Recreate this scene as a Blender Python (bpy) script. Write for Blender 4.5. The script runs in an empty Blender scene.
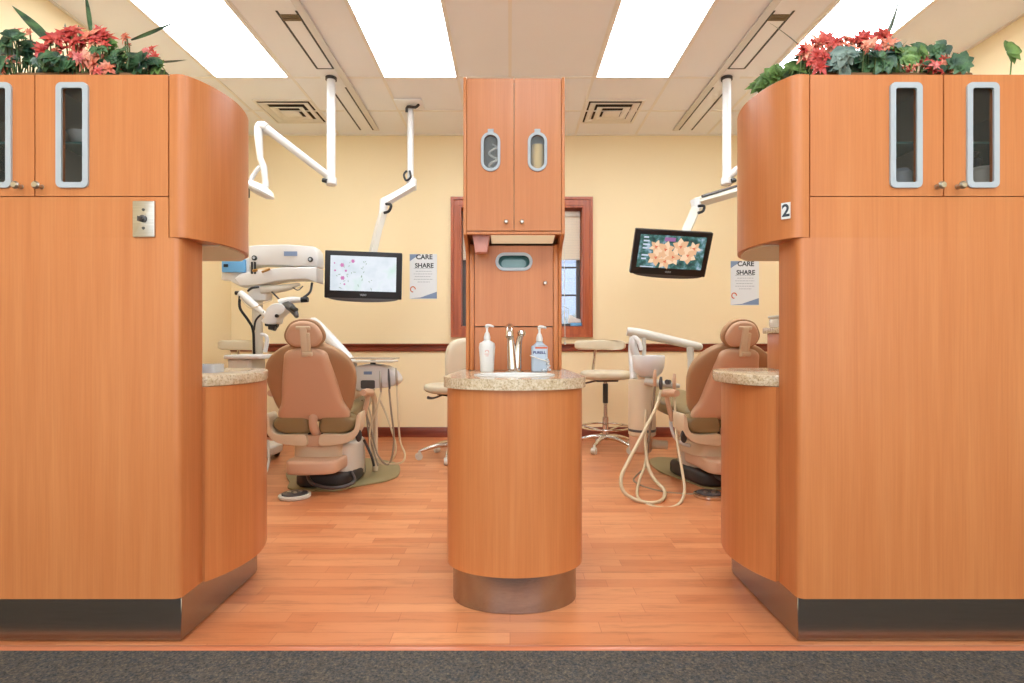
import bpy, bmesh, math, random
from mathutils import Vector, Matrix
random.seed(7)
R = math.radians
SC = bpy.context.scene
COL = SC.collection
# ------------------------------------------------------------ camera, world, exposure
cam_d = bpy.data.cameras.new('camera'); cam = bpy.data.objects.new('camera', cam_d); COL.objects.link(cam)
cam.location = (0, 0, 1.0); cam.rotation_euler = (R(90), 0, 0)
cam_d.sensor_width = 36; cam_d.lens = 550/1024*36; cam_d.shift_x = 2/1024; cam_d.clip_start = .02
SC.camera = cam
W = bpy.data.worlds.new('sky'); SC.world = W; W.use_nodes = True
W.node_tree.nodes['Background'].inputs[0].default_value = (.88, .94, 1, 1)
W.node_tree.nodes['Background'].inputs[1].default_value = 2.2
SC.view_settings.view_transform = 'Standard'; SC.view_settings.look = 'None'
SC.view_settings.exposure = 0.47; SC.view_settings.gamma = 1; SC.view_settings.use_curve_mapping = False
LAMP = 9.6          # brightness of the fluorescent diffusers
H = 3.162           # ceiling height
YB = 5.76           # back wall
XL, XR = -2.92, 3.40
YF = -2.4           # wall behind the corridor
XM = -.068          # mirror line of the two cabinet runs
def P(px, py, D): return Vector(((px-510)/550*D, D, 1-(py-341.5)/550*D))

# ------------------------------------------------------------ materials
def lin(c): 
    c /= 255
    return c/12.92 if c <= .04045 else ((c+.055)/1.055)**2.4
def rgb(r, g, b): return (lin(r), lin(g), lin(b), 1)
def mat(name, col, rough=.5, metal=0, spec=.5, coat=0, trans=0, emit=None, es=0, alpha=1):
    m = bpy.data.materials.new(name); m.use_nodes = True
    b = m.node_tree.nodes['Principled BSDF']
    b.inputs['Base Color'].default_value = col; b.inputs['Roughness'].default_value = rough
    b.inputs['Metallic'].default_value = metal; b.inputs['Specular IOR Level'].default_value = spec
    b.inputs['Coat Weight'].default_value = coat; b.inputs['Coat Roughness'].default_value = .15
    b.inputs['Transmission Weight'].default_value = trans; b.inputs['Alpha'].default_value = alpha
    if emit: b.inputs['Emission Color'].default_value = emit; b.inputs['Emission Strength'].default_value = es
    return m
def nodes(m):
    nt = m.node_tree; return nt, nt.nodes, nt.links, nt.nodes['Principled BSDF']
def coords(nt, scale, kind='Object', rot=(0,0,0)):
    t = nt.nodes.new('ShaderNodeTexCoord'); mp = nt.nodes.new('ShaderNodeMapping')
    mp.inputs['Scale'].default_value = scale; mp.inputs['Rotation'].default_value = rot
    nt.links.new(t.outputs[kind], mp.inputs['Vector']); return mp.outputs[0]
def noise(nt, vec, sc, det=4, ro=.5):
    n = nt.nodes.new('ShaderNodeTexNoise'); n.inputs['Scale'].default_value = sc
    n.inputs['Detail'].default_value = det; n.inputs['Roughness'].default_value = ro
    nt.links.new(vec, n.inputs['Vector']); return n.outputs['Fac']
def ramp(nt, fac, stops):
    r = nt.nodes.new('ShaderNodeValToRGB'); cr = r.color_ramp
    while len(cr.elements) < len(stops): cr.elements.new(.5)
    for e, (p, c) in zip(cr.elements, stops): e.position = p; e.color = c
    nt.links.new(fac, r.inputs[0]); return r.outputs[0]
def mix(nt, a, b, f, mode='MIX'):
    n = nt.nodes.new('ShaderNodeMix'); n.data_type = 'RGBA'; n.blend_type = mode
    for sock, v in ((0, f), (6, a), (7, b)):
        if hasattr(v, 'links'): nt.links.new(v, n.inputs[sock])
        else: n.inputs[sock].default_value = v
    return n.outputs[2]
def bump(nt, fac, b, st=.2, dist=.002):
    n = nt.nodes.new('ShaderNodeBump'); n.inputs['Strength'].default_value = st; n.inputs['Distance'].default_value = dist
    nt.links.new(fac, n.inputs['Height']); nt.links.new(n.outputs[0], b.inputs['Normal'])
def wood_mat(name, c0, c1, c2, rough=.33, axis=2, spec=.45):
    m = mat(name, c1, rough, spec=spec); nt, nd, lk, b = nodes(m)
    s = [1, 1, 1]; s[axis] = .045
    v = coords(nt, s)
    f1 = noise(nt, v, 26, 5, .6)
    c = ramp(nt, f1, [(.3, c0), (.5, c1), (.7, c2)])
    s2 = [1, 1, 1]; s2[axis] = .02
    f2 = noise(nt, coords(nt, s2), 160, 2, .5)
    d = ramp(nt, f2, [(.35, (.90, .88, .86, 1)), (.6, (1, 1, 1, 1))])
    c = mix(nt, c, d, .55, 'MULTIPLY')
    lk.new(c, b.inputs['Base Color']); return m
WOOD = wood_mat('honey_laminate', rgb(196, 119, 68), rgb(201, 125, 73), rgb(207, 133, 80), .32)
WOODT = wood_mat('reddish_trim_wood', rgb(150, 68, 34), rgb(176, 88, 46), rgb(196, 106, 58), .3)
RAIL = wood_mat('dark_red_rail_wood', rgb(104, 42, 26), rgb(126, 56, 36), rgb(146, 72, 48), .28, 0)
def floor_mat():
    m = mat('laminate_floor', rgb(210, 120, 75), .3); nt, nd, lk, b = nodes(m)
    v = coords(nt, (1, 1, 1))
    br = nd.new('ShaderNodeTexBrick'); lk.new(v, br.inputs['Vector'])
    br.inputs['Scale'].default_value = 1; br.inputs['Brick Width'].default_value = .5; br.inputs['Row Height'].default_value = .07
    br.inputs['Mortar Size'].default_value = .0011; br.inputs['Mortar Smooth'].default_value = .2; br.inputs['Bias'].default_value = -.1
    br.offset = .37; br.offset_frequency = 3; br.squash = .8; br.squash_frequency = 2
    br.inputs['Color1'].default_value = rgb(206, 128, 82); br.inputs['Color2'].default_value = rgb(226, 156, 108); br.inputs['Mortar'].default_value = rgb(186, 106, 66)
    g = noise(nt, coords(nt, (.13, 1, 1)), 24, 7, .72)
    gc = ramp(nt, g, [(.34, (.66, .56, .48, 1)), (.48, (.93, .90, .87, 1)), (.7, (1.0, 1.0, 1.0, 1))])
    c = mix(nt, br.outputs['Color'], gc, .7, 'MULTIPLY'); lk.new(c, b.inputs['Base Color']); return m
FLOOR = floor_mat()
def carpet_mat():
    m = mat('speckled_carpet', rgb(90, 86, 86), .95, spec=.1); nt, nd, lk, b = nodes(m)
    v = coords(nt, (1, 1, 1)); f = noise(nt, v, 130, 3, .7); f2 = noise(nt, v, 34, 4, .7)
    c1 = ramp(nt, f, [(.3, rgb(36, 38, 44)), (.45, rgb(84, 86, 92)), (.56, rgb(112, 106, 100)), (.68, rgb(150, 138, 122))])
    c2 = ramp(nt, f2, [(.35, rgb(90, 100, 112)), (.6, rgb(128, 116, 100))])
    c = mix(nt, c1, c2, .25); c = mix(nt, c, (.74, .73, .68, 1), 1.0, 'MULTIPLY'); lk.new(c, b.inputs['Base Color']); bump(nt, f, b, .8, .006); return m
CARPET = carpet_mat()
def granite_mat():
    m = mat('speckled_granite', rgb(210, 190, 160), .14); nt, nd, lk, b = nodes(m)
    v = coords(nt, (1, 1, 1)); f = noise(nt, v, 120, 6, .75); f2 = noise(nt, v, 45, 4, .6)
    c1 = ramp(nt, f, [(.34, rgb(92, 74, 62)), (.42, rgb(168, 140, 108)), (.5, rgb(208, 188, 156)), (.66, rgb(228, 214, 190))])
    c2 = ramp(nt, f2, [(.4, rgb(188, 160, 124)), (.62, rgb(226, 212, 188))])
    lk.new(mix(nt, c1, c2, .35), b.inputs['Base Color']); return m
GRANITE = granite_mat()
def paint(name, col, rough=.6, sc=300, st=.08):
    m = mat(name, col, rough, spec=.3); nt, nd, lk, b = nodes(m)
    f = noise(nt, coords(nt, (1, 1, 1)), sc, 3); bump(nt, f, b, st, .001)
    f2 = noise(nt, coords(nt, (1, 1, 1)), 1.3, 2)
    c = ramp(nt, f2, [(.3, tuple(x*.97 for x in col[:3])+(1,)), (.7, col)]); lk.new(c, b.inputs['Base Color']); return m
WALL = paint('yellow_wall_paint', rgb(247, 228, 186))
HALL = paint('cream_hall_paint', rgb(244, 236, 220))
CEIL = paint('ceiling_tile', rgb(245, 248, 250), .9, 220, .3)
GRIDM = mat('ceiling_grid_metal', rgb(240, 238, 230), .5)
def steel_mat(name, c, rough, axis=0):
    m = mat(name, c, rough, 1); nt, nd, lk, b = nodes(m)
    s = [60, 60, 60]; s[axis] = 1.2
    f = noise(nt, coords(nt, s), 8, 3)
    lk.new(ramp(nt, f, [(.3, tuple(x*.8 for x in c[:3])+(1,)), (.7, c)]), b.inputs['Base Color']); return m
STEEL = steel_mat('brushed_steel', rgb(172, 166, 160), .27)
CHROME = mat('chrome', rgb(214, 210, 204), .16, 1)
NICKEL = steel_mat('satin_nickel', rgb(196, 190, 180), .3)
GREYP = mat('grey_plastic', rgb(176, 184, 190), .4)
TAN = paint('tan_plastic_shell', rgb(214, 176, 146), .38, 500, .04)
TANU = paint('tan_upholstery', rgb(174, 136, 100), .45, 400, .1)
OLIVE = paint('olive_upholstery', rgb(146, 126, 88), .36, 400, .1)
CREAM = paint('cream_plastic', rgb(222, 204, 174), .35, 500, .03)
WHITE = mat('white_enamel', rgb(218, 217, 214), .3)
OFFW = mat('off_white_plastic', rgb(212, 207, 194), .35)
VINYL = paint('ivory_vinyl', rgb(222, 210, 184), .4, 400, .06)
BLACK = mat('black_plastic', rgb(24, 25, 28), .35)
DARK = mat('dark_rubber', rgb(52, 48, 46), .5)
GREYD = mat('dark_grey_metal', rgb(88, 86, 86), .4, .4)
HOSE = mat('ivory_hose', rgb(214, 196, 160), .45)
HOSEG = mat('grey_hose', rgb(150, 134, 112), .5)
MATP = mat('olive_floor_plate', rgb(150, 140, 100), .4)
PINK = mat('pink_plastic', rgb(214, 150, 138), .45)
BLUE = mat('blue_plastic', rgb(100, 165, 215), .4)
GLASS = mat('smoked_glass', rgb(86, 86, 80), .06, alpha=.16, spec=.35)
CLEAR = mat('clear_plastic', rgb(225, 232, 238), .1, alpha=.45)
GLASS2 = mat('clear_door_glass', rgb(200, 206, 206), .05, alpha=.14, spec=.5)
GEL = mat('clear_gel_bottle', rgb(190, 208, 226), .12, alpha=.8)
PANE = mat('window_glass', rgb(225, 238, 245), .03, alpha=.12)
INT = mat('cabinet_interior', rgb(186, 172, 152), .6)
SHELF = mat('green_glass_shelf', rgb(76, 116, 108), .2)
PAPER = mat('poster_paper', rgb(226, 232, 236), .5)
INK = mat('dark_ink', rgb(44, 52, 62), .6)
GREYINK = mat('grey_ink', rgb(168, 176, 186), .6)
BLUEINK = mat('slate_blue_ink', rgb(128, 150, 184), .6)
REDINK = mat('orange_red_ink', rgb(206, 104, 68), .6)
LENS = mat('under_cabinet_lens', rgb(238, 222, 190), .4, emit=rgb(255, 232, 190), es=.25)
LIGHT = mat('light_diffuser', rgb(245, 248, 255), .5, emit=(.86, .935, 1, 1), es=LAMP)
BLIND = mat('roller_blind_cloth', rgb(232, 222, 200), .8)
STEM = mat('stem_green', rgb(88, 108, 62), .6)
def leafm(name, a, b_):
    m = mat(name, a, .45); nt, nd, lk, b = nodes(m)
    lk.new(ramp(nt, noise(nt, coords(nt, (1, 1, 1)), 22, 3), [(.35, a), (.65, b_)]), b.inputs['Base Color']); return m
LEAF = leafm('dark_green_leaf', rgb(30, 62, 46), rgb(84, 122, 78))
LEAF2 = leafm('grey_green_leaf', rgb(84, 108, 100), rgb(140, 160, 148))
LEAF3 = leafm('light_green_leaf', rgb(72, 104, 52), rgb(116, 150, 80))
RED = leafm('coral_red_petal', rgb(178, 46, 44), rgb(216, 92, 78))
PNK = leafm('pink_petal', rgb(206, 92, 92), rgb(232, 150, 142))
SALM = leafm('salmon_petal', rgb(214, 112, 82), rgb(236, 164, 136))

# ------------------------------------------------------------ geometry helpers
class MB:
    def __init__(s, T=None): s.bm = bmesh.new(); s.T = T or Matrix()
    def v(s, p): return s.bm.verts.new(s.T @ Vector(p))
    def face(s, vs):
        try: return s.bm.faces.new(vs)
        except ValueError: return None
    def _bev(s, fs, w, seg=2, ang=30):
        if w <= 0: return
        es = set(e for f in fs for e in f.edges if len(e.link_faces) == 2 and e.calc_face_angle(0) > R(ang))
        bmesh.ops.bevel(s.bm, geom=list(es), offset=w, segments=seg, profile=.5, affect='EDGES', clamp_overlap=True)
    def box(s, x0, x1, y0, y1, z0, z1, b=0, seg=2):
        q = [s.v((x, y, z)) for z in (z0, z1) for y in (y0, y1) for x in (x0, x1)]
        fs = [s.face([q[i] for i in f]) for f in ((0,2,3,1), (4,5,7,6), (0,1,5,4), (2,6,7,3), (0,4,6,2), (1,3,7,5))]
        s.bm.normal_update(); s._bev(fs, b, seg); return s
    def prism(s, pts, z0, z1, b=0, seg=2, M=None, ang=40):
        M = M or Matrix()
        a = [s.v(M @ Vector((p[0], p[1], z0))) for p in pts]; c = [s.v(M @ Vector((p[0], p[1], z1))) for p in pts]
        n = len(pts); fs = [s.face(list(reversed(a))), s.face(c)]
        for i in range(n): fs.append(s.face([a[i], a[(i+1) % n], c[(i+1) % n], c[i]]))
        bmesh.ops.recalc_face_normals(s.bm, faces=[f for f in fs if f])
        s._bev([f for f in fs if f], b, seg, ang); return s
    def plate(s, rect, hole, t0, t1, M=None):
        """plate with a hole; rect, hole = outlines (CCW); extruded t0..t1 along local z of M"""
        M = M or Matrix()
        cx = sum(p[0] for p in hole)/len(hole); cy = sum(p[1] for p in hole)/len(hole)
        angs = set(math.atan2(p[1]-cy, p[0]-cx) for p in rect) | set(math.atan2(p[1]-cy, p[0]-cx) for p in hole)
        angs = sorted(angs); a2 = [angs[0]]
        for a in angs[1:]:
            if a-a2[-1] > 1e-4: a2.append(a)
        def ray(poly, a):
            d = (math.cos(a), math.sin(a)); best = None
            for i in range(len(poly)):
                p, q = poly[i], poly[(i+1) % len(poly)]
                ex, ey = q[0]-p[0], q[1]-p[1]; den = d[0]*ey-d[1]*ex
                if abs(den) < 1e-12: continue
                t = ((p[0]-cx)*ey-(p[1]-cy)*ex)/den; u = ((p[0]-cx)*d[1]-(p[1]-cy)*d[0])/den
                if t > 0 and -1e-6 <= u <= 1+1e-6 and (best is None or t > best): best = t
            return (cx+d[0]*best, cy+d[1]*best)
        L = []
        for a in a2:
            o, i = ray(rect, a), ray(hole, a)
            L.append([s.v(M @ Vector((q[0], q[1], t))) for q in (o, i) for t in (t0, t1)])
        n = len(L)
        for k in range(n):
            A, B = L[k], L[(k+1) % n]
            s.face([A[0], B[0], B[1], A[1]]); s.face([A[2], A[3], B[3], B[2]])
            s.face([A[1], B[1], B[3], A[3]]); s.face([A[0], A[2], B[2], B[0]])
        bmesh.ops.recalc_face_normals(s.bm, faces=s.bm.faces[:]); return s
    def tube(s, pts, r, seg=10, n=0, close=True):
        pts = [Vector(p) for p in pts]
        rs = r if isinstance(r, (list, tuple)) else [r]*len(pts)
        if n:
            q, qr = [], []
            for i in range(len(pts)-1):
                p0, p1, p2, p3 = pts[max(i-1, 0)], pts[i], pts[i+1], pts[min(i+2, len(pts)-1)]
                for k in range(n):
                    t = k/n
                    q.append(.5*((2*p1)+(p2-p0)*t+(2*p0-5*p1+4*p2-p3)*t*t+(3*p1-p0-3*p2+p3)*t**3)); qr.append(rs[i]*(1-t)+rs[i+1]*t)
            q.append(pts[-1]); qr.append(rs[-1]); pts, rs = q, qr
        t0 = (pts[1]-pts[0]).normalized()
        up = Vector((0, 0, 1)) if abs(t0.z) < .9 else Vector((1, 0, 0))
        nrm = t0.cross(up).normalized(); rings = []
        for i, p in enumerate(pts):
            t = (pts[min(i+1, len(pts)-1)]-pts[max(i-1, 0)]).normalized()
            nrm = (nrm-t*nrm.dot(t)).normalized(); bn = t.cross(nrm)
            rings.append([s.v(p+(nrm*math.cos(2*math.pi*k/seg)+bn*math.sin(2*math.pi*k/seg))*rs[i]) for k in range(seg)])
        for a, b in zip(rings, rings[1:]):
            for k in range(seg): s.face([a[k], a[(k+1) % seg], b[(k+1) % seg], b[k]])
        if close: s.face(list(reversed(rings[0]))); s.face(rings[-1])
        return s
    def lathe(s, prof, c=(0, 0, 0), seg=24, sx=1, sy=1, M=None):
        M = M or Matrix(); c = Vector(c); rings = []
        for r, z in prof:
            if r < 1e-6: rings.append([s.v(M @ (c+Vector((0, 0, z))))])
            else: rings.append([s.v(M @ (c+Vector((r*sx*math.cos(2*math.pi*k/seg), r*sy*math.sin(2*math.pi*k/seg), z)))) for k in range(seg)])
        for a, b in zip(rings, rings[1:]):
            for k in range(seg):
                if len(a) == 1 and len(b) == 1: continue
                if len(a) == 1: s.face([a[0], b[(k+1) % seg], b[k]])
                elif len(b) == 1: s.face([a[k], a[(k+1) % seg], b[0]])
                else: s.face([a[k], a[(k+1) % seg], b[(k+1) % seg], b[k]])
        if len(rings[0]) > 1: s.face(list(reversed(rings[0])))
        if len(rings[-1]) > 1: s.face(rings[-1])
        bmesh.ops.recalc_face_normals(s.bm, faces=s.bm.faces[:]); return s
    def pillow(s, pts, front, back, M=None, n=6, edge=.0):
        """puffy cushion from outline in local xy; domes to +z by front and -z by back"""
        M = M or Matrix(); cx = sum(p[0] for p in pts)/len(pts); cy = sum(p[1] for p in pts)/len(pts); rings = []
        def ring(sc, z): return [s.v(M @ Vector((cx+(p[0]-cx)*sc, cy+(p[1]-cy)*sc, z))) for p in pts]
        def sc(a): return .72+.28*math.cos(a)
        order = []
        for k in range(n, 0, -1): a = k/n*math.pi/2; order.append((sc(a), -back*math.sin(a)-edge))
        order.append((1, -edge)); 
        if edge: order.append((1, edge))
        for k in range(1, n+1): a = k/n*math.pi/2; order.append((sc(a), front*math.sin(a)+edge))
        order = [(.36, -back*1.06-edge)]+order+[(.36, front*1.06+edge)]
        rings = [ring(*o) for o in order]; m = len(pts)
        for a, b in zip(rings, rings[1:]):
            for k in range(m): s.face([a[k], a[(k+1) % m], b[(k+1) % m], b[k]])
        s.face(list(reversed(rings[0]))); s.face(rings[-1])
        bmesh.ops.recalc_face_normals(s.bm, faces=s.bm.faces[:]); return s
    def leaf(s, base, d, L, w, curl=.3, side=None, n=5, lobes=0, cup=.35):
        base = Vector(base); d = Vector(d).normalized()
        side = side or d.cross(Vector((random.uniform(-.4, .4), random.uniform(-.4, .4), 1))).normalized()
        up = side.cross(d).normalized(); prev = None
        for k in range(n+1):
            t = k/n; c = base+d*L*t-up*curl*L*t*t
            ww = w*math.sin(math.pi*min(1, .08+.92*t)**.8)*.5
            if lobes: ww *= .72+.38*abs(math.sin(t*math.pi*lobes))
            row = [s.v(c-side*ww+up*ww*cup), s.v(c), s.v(c+side*ww+up*ww*cup)]
            if prev:
                s.face([prev[0], prev[1], row[1], row[0]]); s.face([prev[1], prev[2], row[2], row[1]])
            prev = row
        return s
def wm(o):
    M = Matrix.Translation(o.location) @ o.rotation_euler.to_matrix().to_4x4()
    return wm(o.parent) @ M if o.parent else M
def obj(name, mb, m, parent=None, loc=None, world=False, kind=None, label=None, sharp=38, rot=None, cat=None, group=None, solid=0):
    bm = mb.bm
    if parent is not None and world: bmesh.ops.transform(bm, matrix=wm(parent).inverted(), verts=bm.verts[:])
    if parent is None and loc is not None and world: bmesh.ops.transform(bm, matrix=Matrix.Translation(-Vector(loc)), verts=bm.verts[:])
    bmesh.ops.remove_doubles(bm, verts=bm.verts[:], dist=1e-6)
    bm.normal_update()
    for f in bm.faces: f.smooth = True
    for e in bm.edges:
        if len(e.link_faces) == 2 and e.calc_face_angle(0) > R(sharp): e.smooth = False
    me = bpy.data.meshes.new(name); bm.to_mesh(me); bm.free(); me.materials.append(m)
    o = bpy.data.objects.new(name, me); COL.objects.link(o)
    if parent is not None: o.parent = parent
    if loc is not None and parent is None: o.location = loc
    if rot is not None: o.rotation_euler = rot
    if solid:
        md = o.modifiers.new('thickness', 'SOLIDIFY'); md.thickness = solid; md.offset = 0
    if kind: o['kind'] = kind
    if label: o['label'] = label
    if cat: o['category'] = cat
    if group: o['group'] = group
    return o
def thing(name, label, cat, loc=(0, 0, 0), rz=0, group=None):
    o = bpy.data.objects.new(name, None); COL.objects.link(o); o.location = loc; o.rotation_euler = (0, 0, rz)
    o.empty_display_size = .1; o['label'] = label; o['category'] = cat
    if group: o['group'] = group
    return o
def dup(o, parent=None, loc=None, rz=None, label=None):
    c = o.copy(); COL.objects.link(c); c.parent = parent
    if loc is not None: c.location = loc
    if rz is not None: c.rotation_euler = (0, 0, rz)
    if label: c['label'] = label
    for ch in [x for x in COL.objects if x.parent == o]: dup(ch, c)
    return c
def rr(x0, x1, y0, y1, r, n=6):
    r = min(r, (x1-x0)/2-1e-5, (y1-y0)/2-1e-5); o = []
    for cx, cy, a0 in ((x1-r, y0+r, -90), (x1-r, y1-r, 0), (x0+r, y1-r, 90), (x0+r, y0+r, 180)):
        for k in range(n+1): a = R(a0+90*k/n); o.append((cx+r*math.cos(a), cy+r*math.sin(a)))
    return o
def smooth(pts, n=6, closed=False):
    q = []; N = len(pts)
    rng = range(N) if closed else range(N-1)
    for i in rng:
        g = (lambda j: pts[j % N]) if closed else (lambda j: pts[max(0, min(N-1, j))])
        p0, p1, p2, p3 = g(i-1), g(i), g(i+1), g(i+2)
        for k in range(n):
            t = k/n; q.append(tuple(.5*((2*b)+(c-a)*t+(2*a-5*b+4*c-d)*t*t+(3*b-a-3*c+d)*t**3) for a, b, c, d in zip(p0, p1, p2, p3)))
    if not closed: q.append(tuple(pts[-1]))
    return q
FR = Matrix(((1, 0, 0, 0), (0, 0, -1, 0), (0, 1, 0, 0), (0, 0, 0, 1)))   # local xy -> world xz, local z -> -y (towards the viewer)
def front(y): return Matrix.Translation((0, y, 0)) @ FR                    # plate whose +z faces the corridor
SIDE = Matrix(((0, 0, 1, 0), (1, 0, 0, 0), (0, 1, 0, 0), (0, 0, 0, 1)))  # local xy -> world yz, local z -> x
def text_mb(mb, s, size, M, extrude=.0006):
    cu = bpy.data.curves.new('t', 'FONT'); cu.body = s; cu.size = size; cu.align_x = 'CENTER'; cu.align_y = 'CENTER'; cu.extrude = extrude; cu.offset = size*.028
    o = bpy.data.objects.new('t', cu); COL.objects.link(o)
    bpy.context.view_layer.update()
    me = bpy.data.meshes.new_from_object(o.evaluated_get(bpy.context.evaluated_depsgraph_get()))
    me.transform(mb.T @ M); mb.bm.from_mesh(me)
    bpy.data.objects.remove(o); bpy.data.curves.remove(cu); bpy.data.meshes.remove(me); return mb

# ------------------------------------------------------------ the room
def struct(name, mb, m, **k): return obj(name, mb, m, kind='structure', **k)
struct('floor', MB().box(XL, XR, 1.80, YB, -.05, 0), FLOOR)
struct('floor_carpet', MB().box(XL, XR, YF, 1.775, -.05, .004), CARPET).name = 'floor.001'
struct('trim_1', MB().prism([(1.772, 0), (1.806, 0), (1.806, .002), (1.798, .008), (1.78, .008), (1.772, .004)], XL, XR, M=SIDE), mat('threshold_strip', rgb(196, 118, 82), .28))
struct('ceiling', MB().box(XL-.1, XR+.1, YF-.1, YB+.1, H, H+.08), CEIL)
struct('wall_left', MB().box(XL-.1, XL, YF, YB, 0, H), WALL)
struct('wall_right', MB().box(XR, XR+.1, YF, YB, 0, H), WALL)
GL = [(XL+.3, .45), (XR-.3, .45), (XR-.3, 2.75), (XL+.3, 2.75)]  # added opening behind the camera, made up to let in frontal sky light
struct('wall_front', MB().plate([(XL-.1, 0), (XR+.1, 0), (XR+.1, H), (XL-.1, H)], GL, 0, .1, front(YF)), HALL)
w2 = MB().plate(GL, [(XL+.36, .51), (XR-.36, .51), (XR-.36, 2.69), (XL+.36, 2.69)], .01, .07, front(YF))
for x in (-1.3, .24, 1.8): w2.box(x-.03, x+.03, YF-.07, YF-.01, .5, 2.7)
struct('fill_opening', w2, mat('fill_opening_frame', rgb(200, 190, 175), .5))  # unseen frame round the added light opening
for nm, rz_, yy, wx, wz, sx, sz in (('fill_opening_portal', 180, YF-.12, .24, 1.6, 5.7, 2.3),):
    ld = bpy.data.lights.new(nm, 'AREA'); ld.shape = 'RECTANGLE'; ld.size = sx; ld.size_y = sz; ld.cycles.is_portal = True
    lo = bpy.data.objects.new(nm, ld); COL.objects.link(lo); lo.location = (wx, yy, wz); lo.rotation_euler = (R(90), 0, R(rz_))  # samples sky light through the added opening
WX0, WX1, WZ0, WZ1 = -.53, .775, 1.13, 2.42
struct('wall_back', MB().plate([(XL-.1, 0), (XR+.1, 0), (XR+.1, H), (XL-.1, H)], [(WX0, WZ0), (WX1, WZ0), (WX1, WZ1), (WX0, WZ1)], -.3, 0, front(YB)), WALL)
# profile trims
def run(name, prof, x0, x1, m):   # prof = (distance out of the wall, z)
    return struct(name, MB().prism([(YB-a, z) for a, z in prof], x0, x1, M=SIDE), m)
RAILP = [(0, .895), (.012, .895), (.022, .905), (.022, .928), (.014, .934), (.014, .95), (.03, .958), (.034, .968), (.026, .978), (0, .978)]
run('trim_2', RAILP, XL, XR, RAIL)
BBP = [(0, 0), (.02, 0), (.02, .078), (.012, .092), (.008, .104), (0, .104)]
run('baseboard_back', BBP, XL, XR, RAIL)
struct('baseboard_left', MB().box(XL, XL+.018, 2.6, YB-.02, 0, .1, .004), RAIL)
struct('baseboard_right', MB().box(XR-.018, XR, 2.6, YB-.02, 0, .1, .004), RAIL)
# ceiling grid
g = MB()
TX = [-2.415, -1.785, -1.04, -.425, .0, .682, 1.312, 2.06, 2.70]
TY = [-1.6, -.38, .84, 2.06, 3.28, 4.50, 5.15]
for x in TX: g.box(x-.012, x+.012, YF, YB, H-.004, H+.002)
for y in TY: g.box(XL, XR, y-.012, y+.012, H-.005, H+.002)
struct('trim_3', g, GRIDM)
struct('trim_4', MB().box(XL, XR, YB-.022, YB, H-.006, H).box(XL, XL+.022, YF, YB, H-.006, H).box(XR-.022, XR, YF, YB, H-.006, H), GRIDM)
# window
w = struct('window_1', MB().plate([(-.618, 1.045), (.863, 1.045), (.863, 2.508), (-.618, 2.508)], [(WX0, WZ0), (WX1, WZ0), (WX1, WZ1), (WX0, WZ1)], 0, .022, front(YB))
           .plate([(-.618, 1.045), (.863, 1.045), (.863, 2.508), (-.618, 2.508)], [(-.59, 1.073), (.835, 1.073), (.835, 2.48), (-.59, 2.48)], .02, .036, front(YB))
           .plate([(WX0-.02, WZ0-.02), (WX1+.02, WZ0-.02), (WX1+.02, WZ1+.02), (WX0-.02, WZ1+.02)], [(WX0+.018, WZ0+.018), (WX1-.018, WZ0+.018), (WX1-.018, WZ1-.018), (WX0+.018, WZ1-.018)], -.27, .012, front(YB)), WOODT)
fr = MB().plate([(WX0+.018, WZ0+.018), (WX1-.018, WZ0+.018), (WX1-.018, WZ1-.018), (WX0+.018, WZ1-.018)], [(WX0+.055, WZ0+.06), (WX1-.06, WZ0+.06), (WX1-.06, WZ1-.06), (WX0+.055, WZ1-.06)], -.22, -.17, front(YB))
fr.box(.10, .14, YB+.17, YB+.22, WZ0+.06, WZ1-.06)
obj('window_frame', fr, GREYD, w)
mu = MB()
for z in (1.50, 1.80, 2.1): mu.box(WX0+.055, WX1-.06, YB+.185, YB+.205, z-.009, z+.009)
obj('muntin', mu, GREYD, w)
obj('pane', MB().box(WX0+.04, WX1-.05, YB+.193, YB+.197, WZ0+.05, WZ1-.05), PANE, w)
obj('window_sill', MB().box(WX0+.018, WX1-.018, YB-.0, YB+.17, WZ0+.018, WZ0+.03), WOODT, w)
b = thing('roller_blind', 'cream roller blind pulled part way down inside the wooden window', 'blind', (.12, YB+.1, 2.36))
mb = MB()
for k in range(16): mb.box(WX0+.03, WX1-.03, YB+.1, YB+.103, 2.33-.028*k-.027, 2.33-.028*k)
obj('blind_cloth', mb, BLIND, b, world=True)
obj('head_rail', MB().box(WX0+.03, WX1-.03, YB+.08, YB+.125, 2.325, 2.385, .006), OFFW, b, world=True)
obj('bottom_rail', MB().box(WX0+.03, WX1-.03, YB+.094, YB+.109, 1.868, 1.884, .004), OFFW, b, world=True)
obj('pull_cord', MB().tube([(.575, YB+.09, 2.33), (.575, YB+.03, 1.3), (.572, YB-.045, 1.06), (.572, YB-.045, 1.0)], .0035, 6).lathe([(0, 0), (.012, .004), (.01, .03), (0, .034)], (.572, YB-.045, .965), 10), OFFW, b, world=True)
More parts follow.
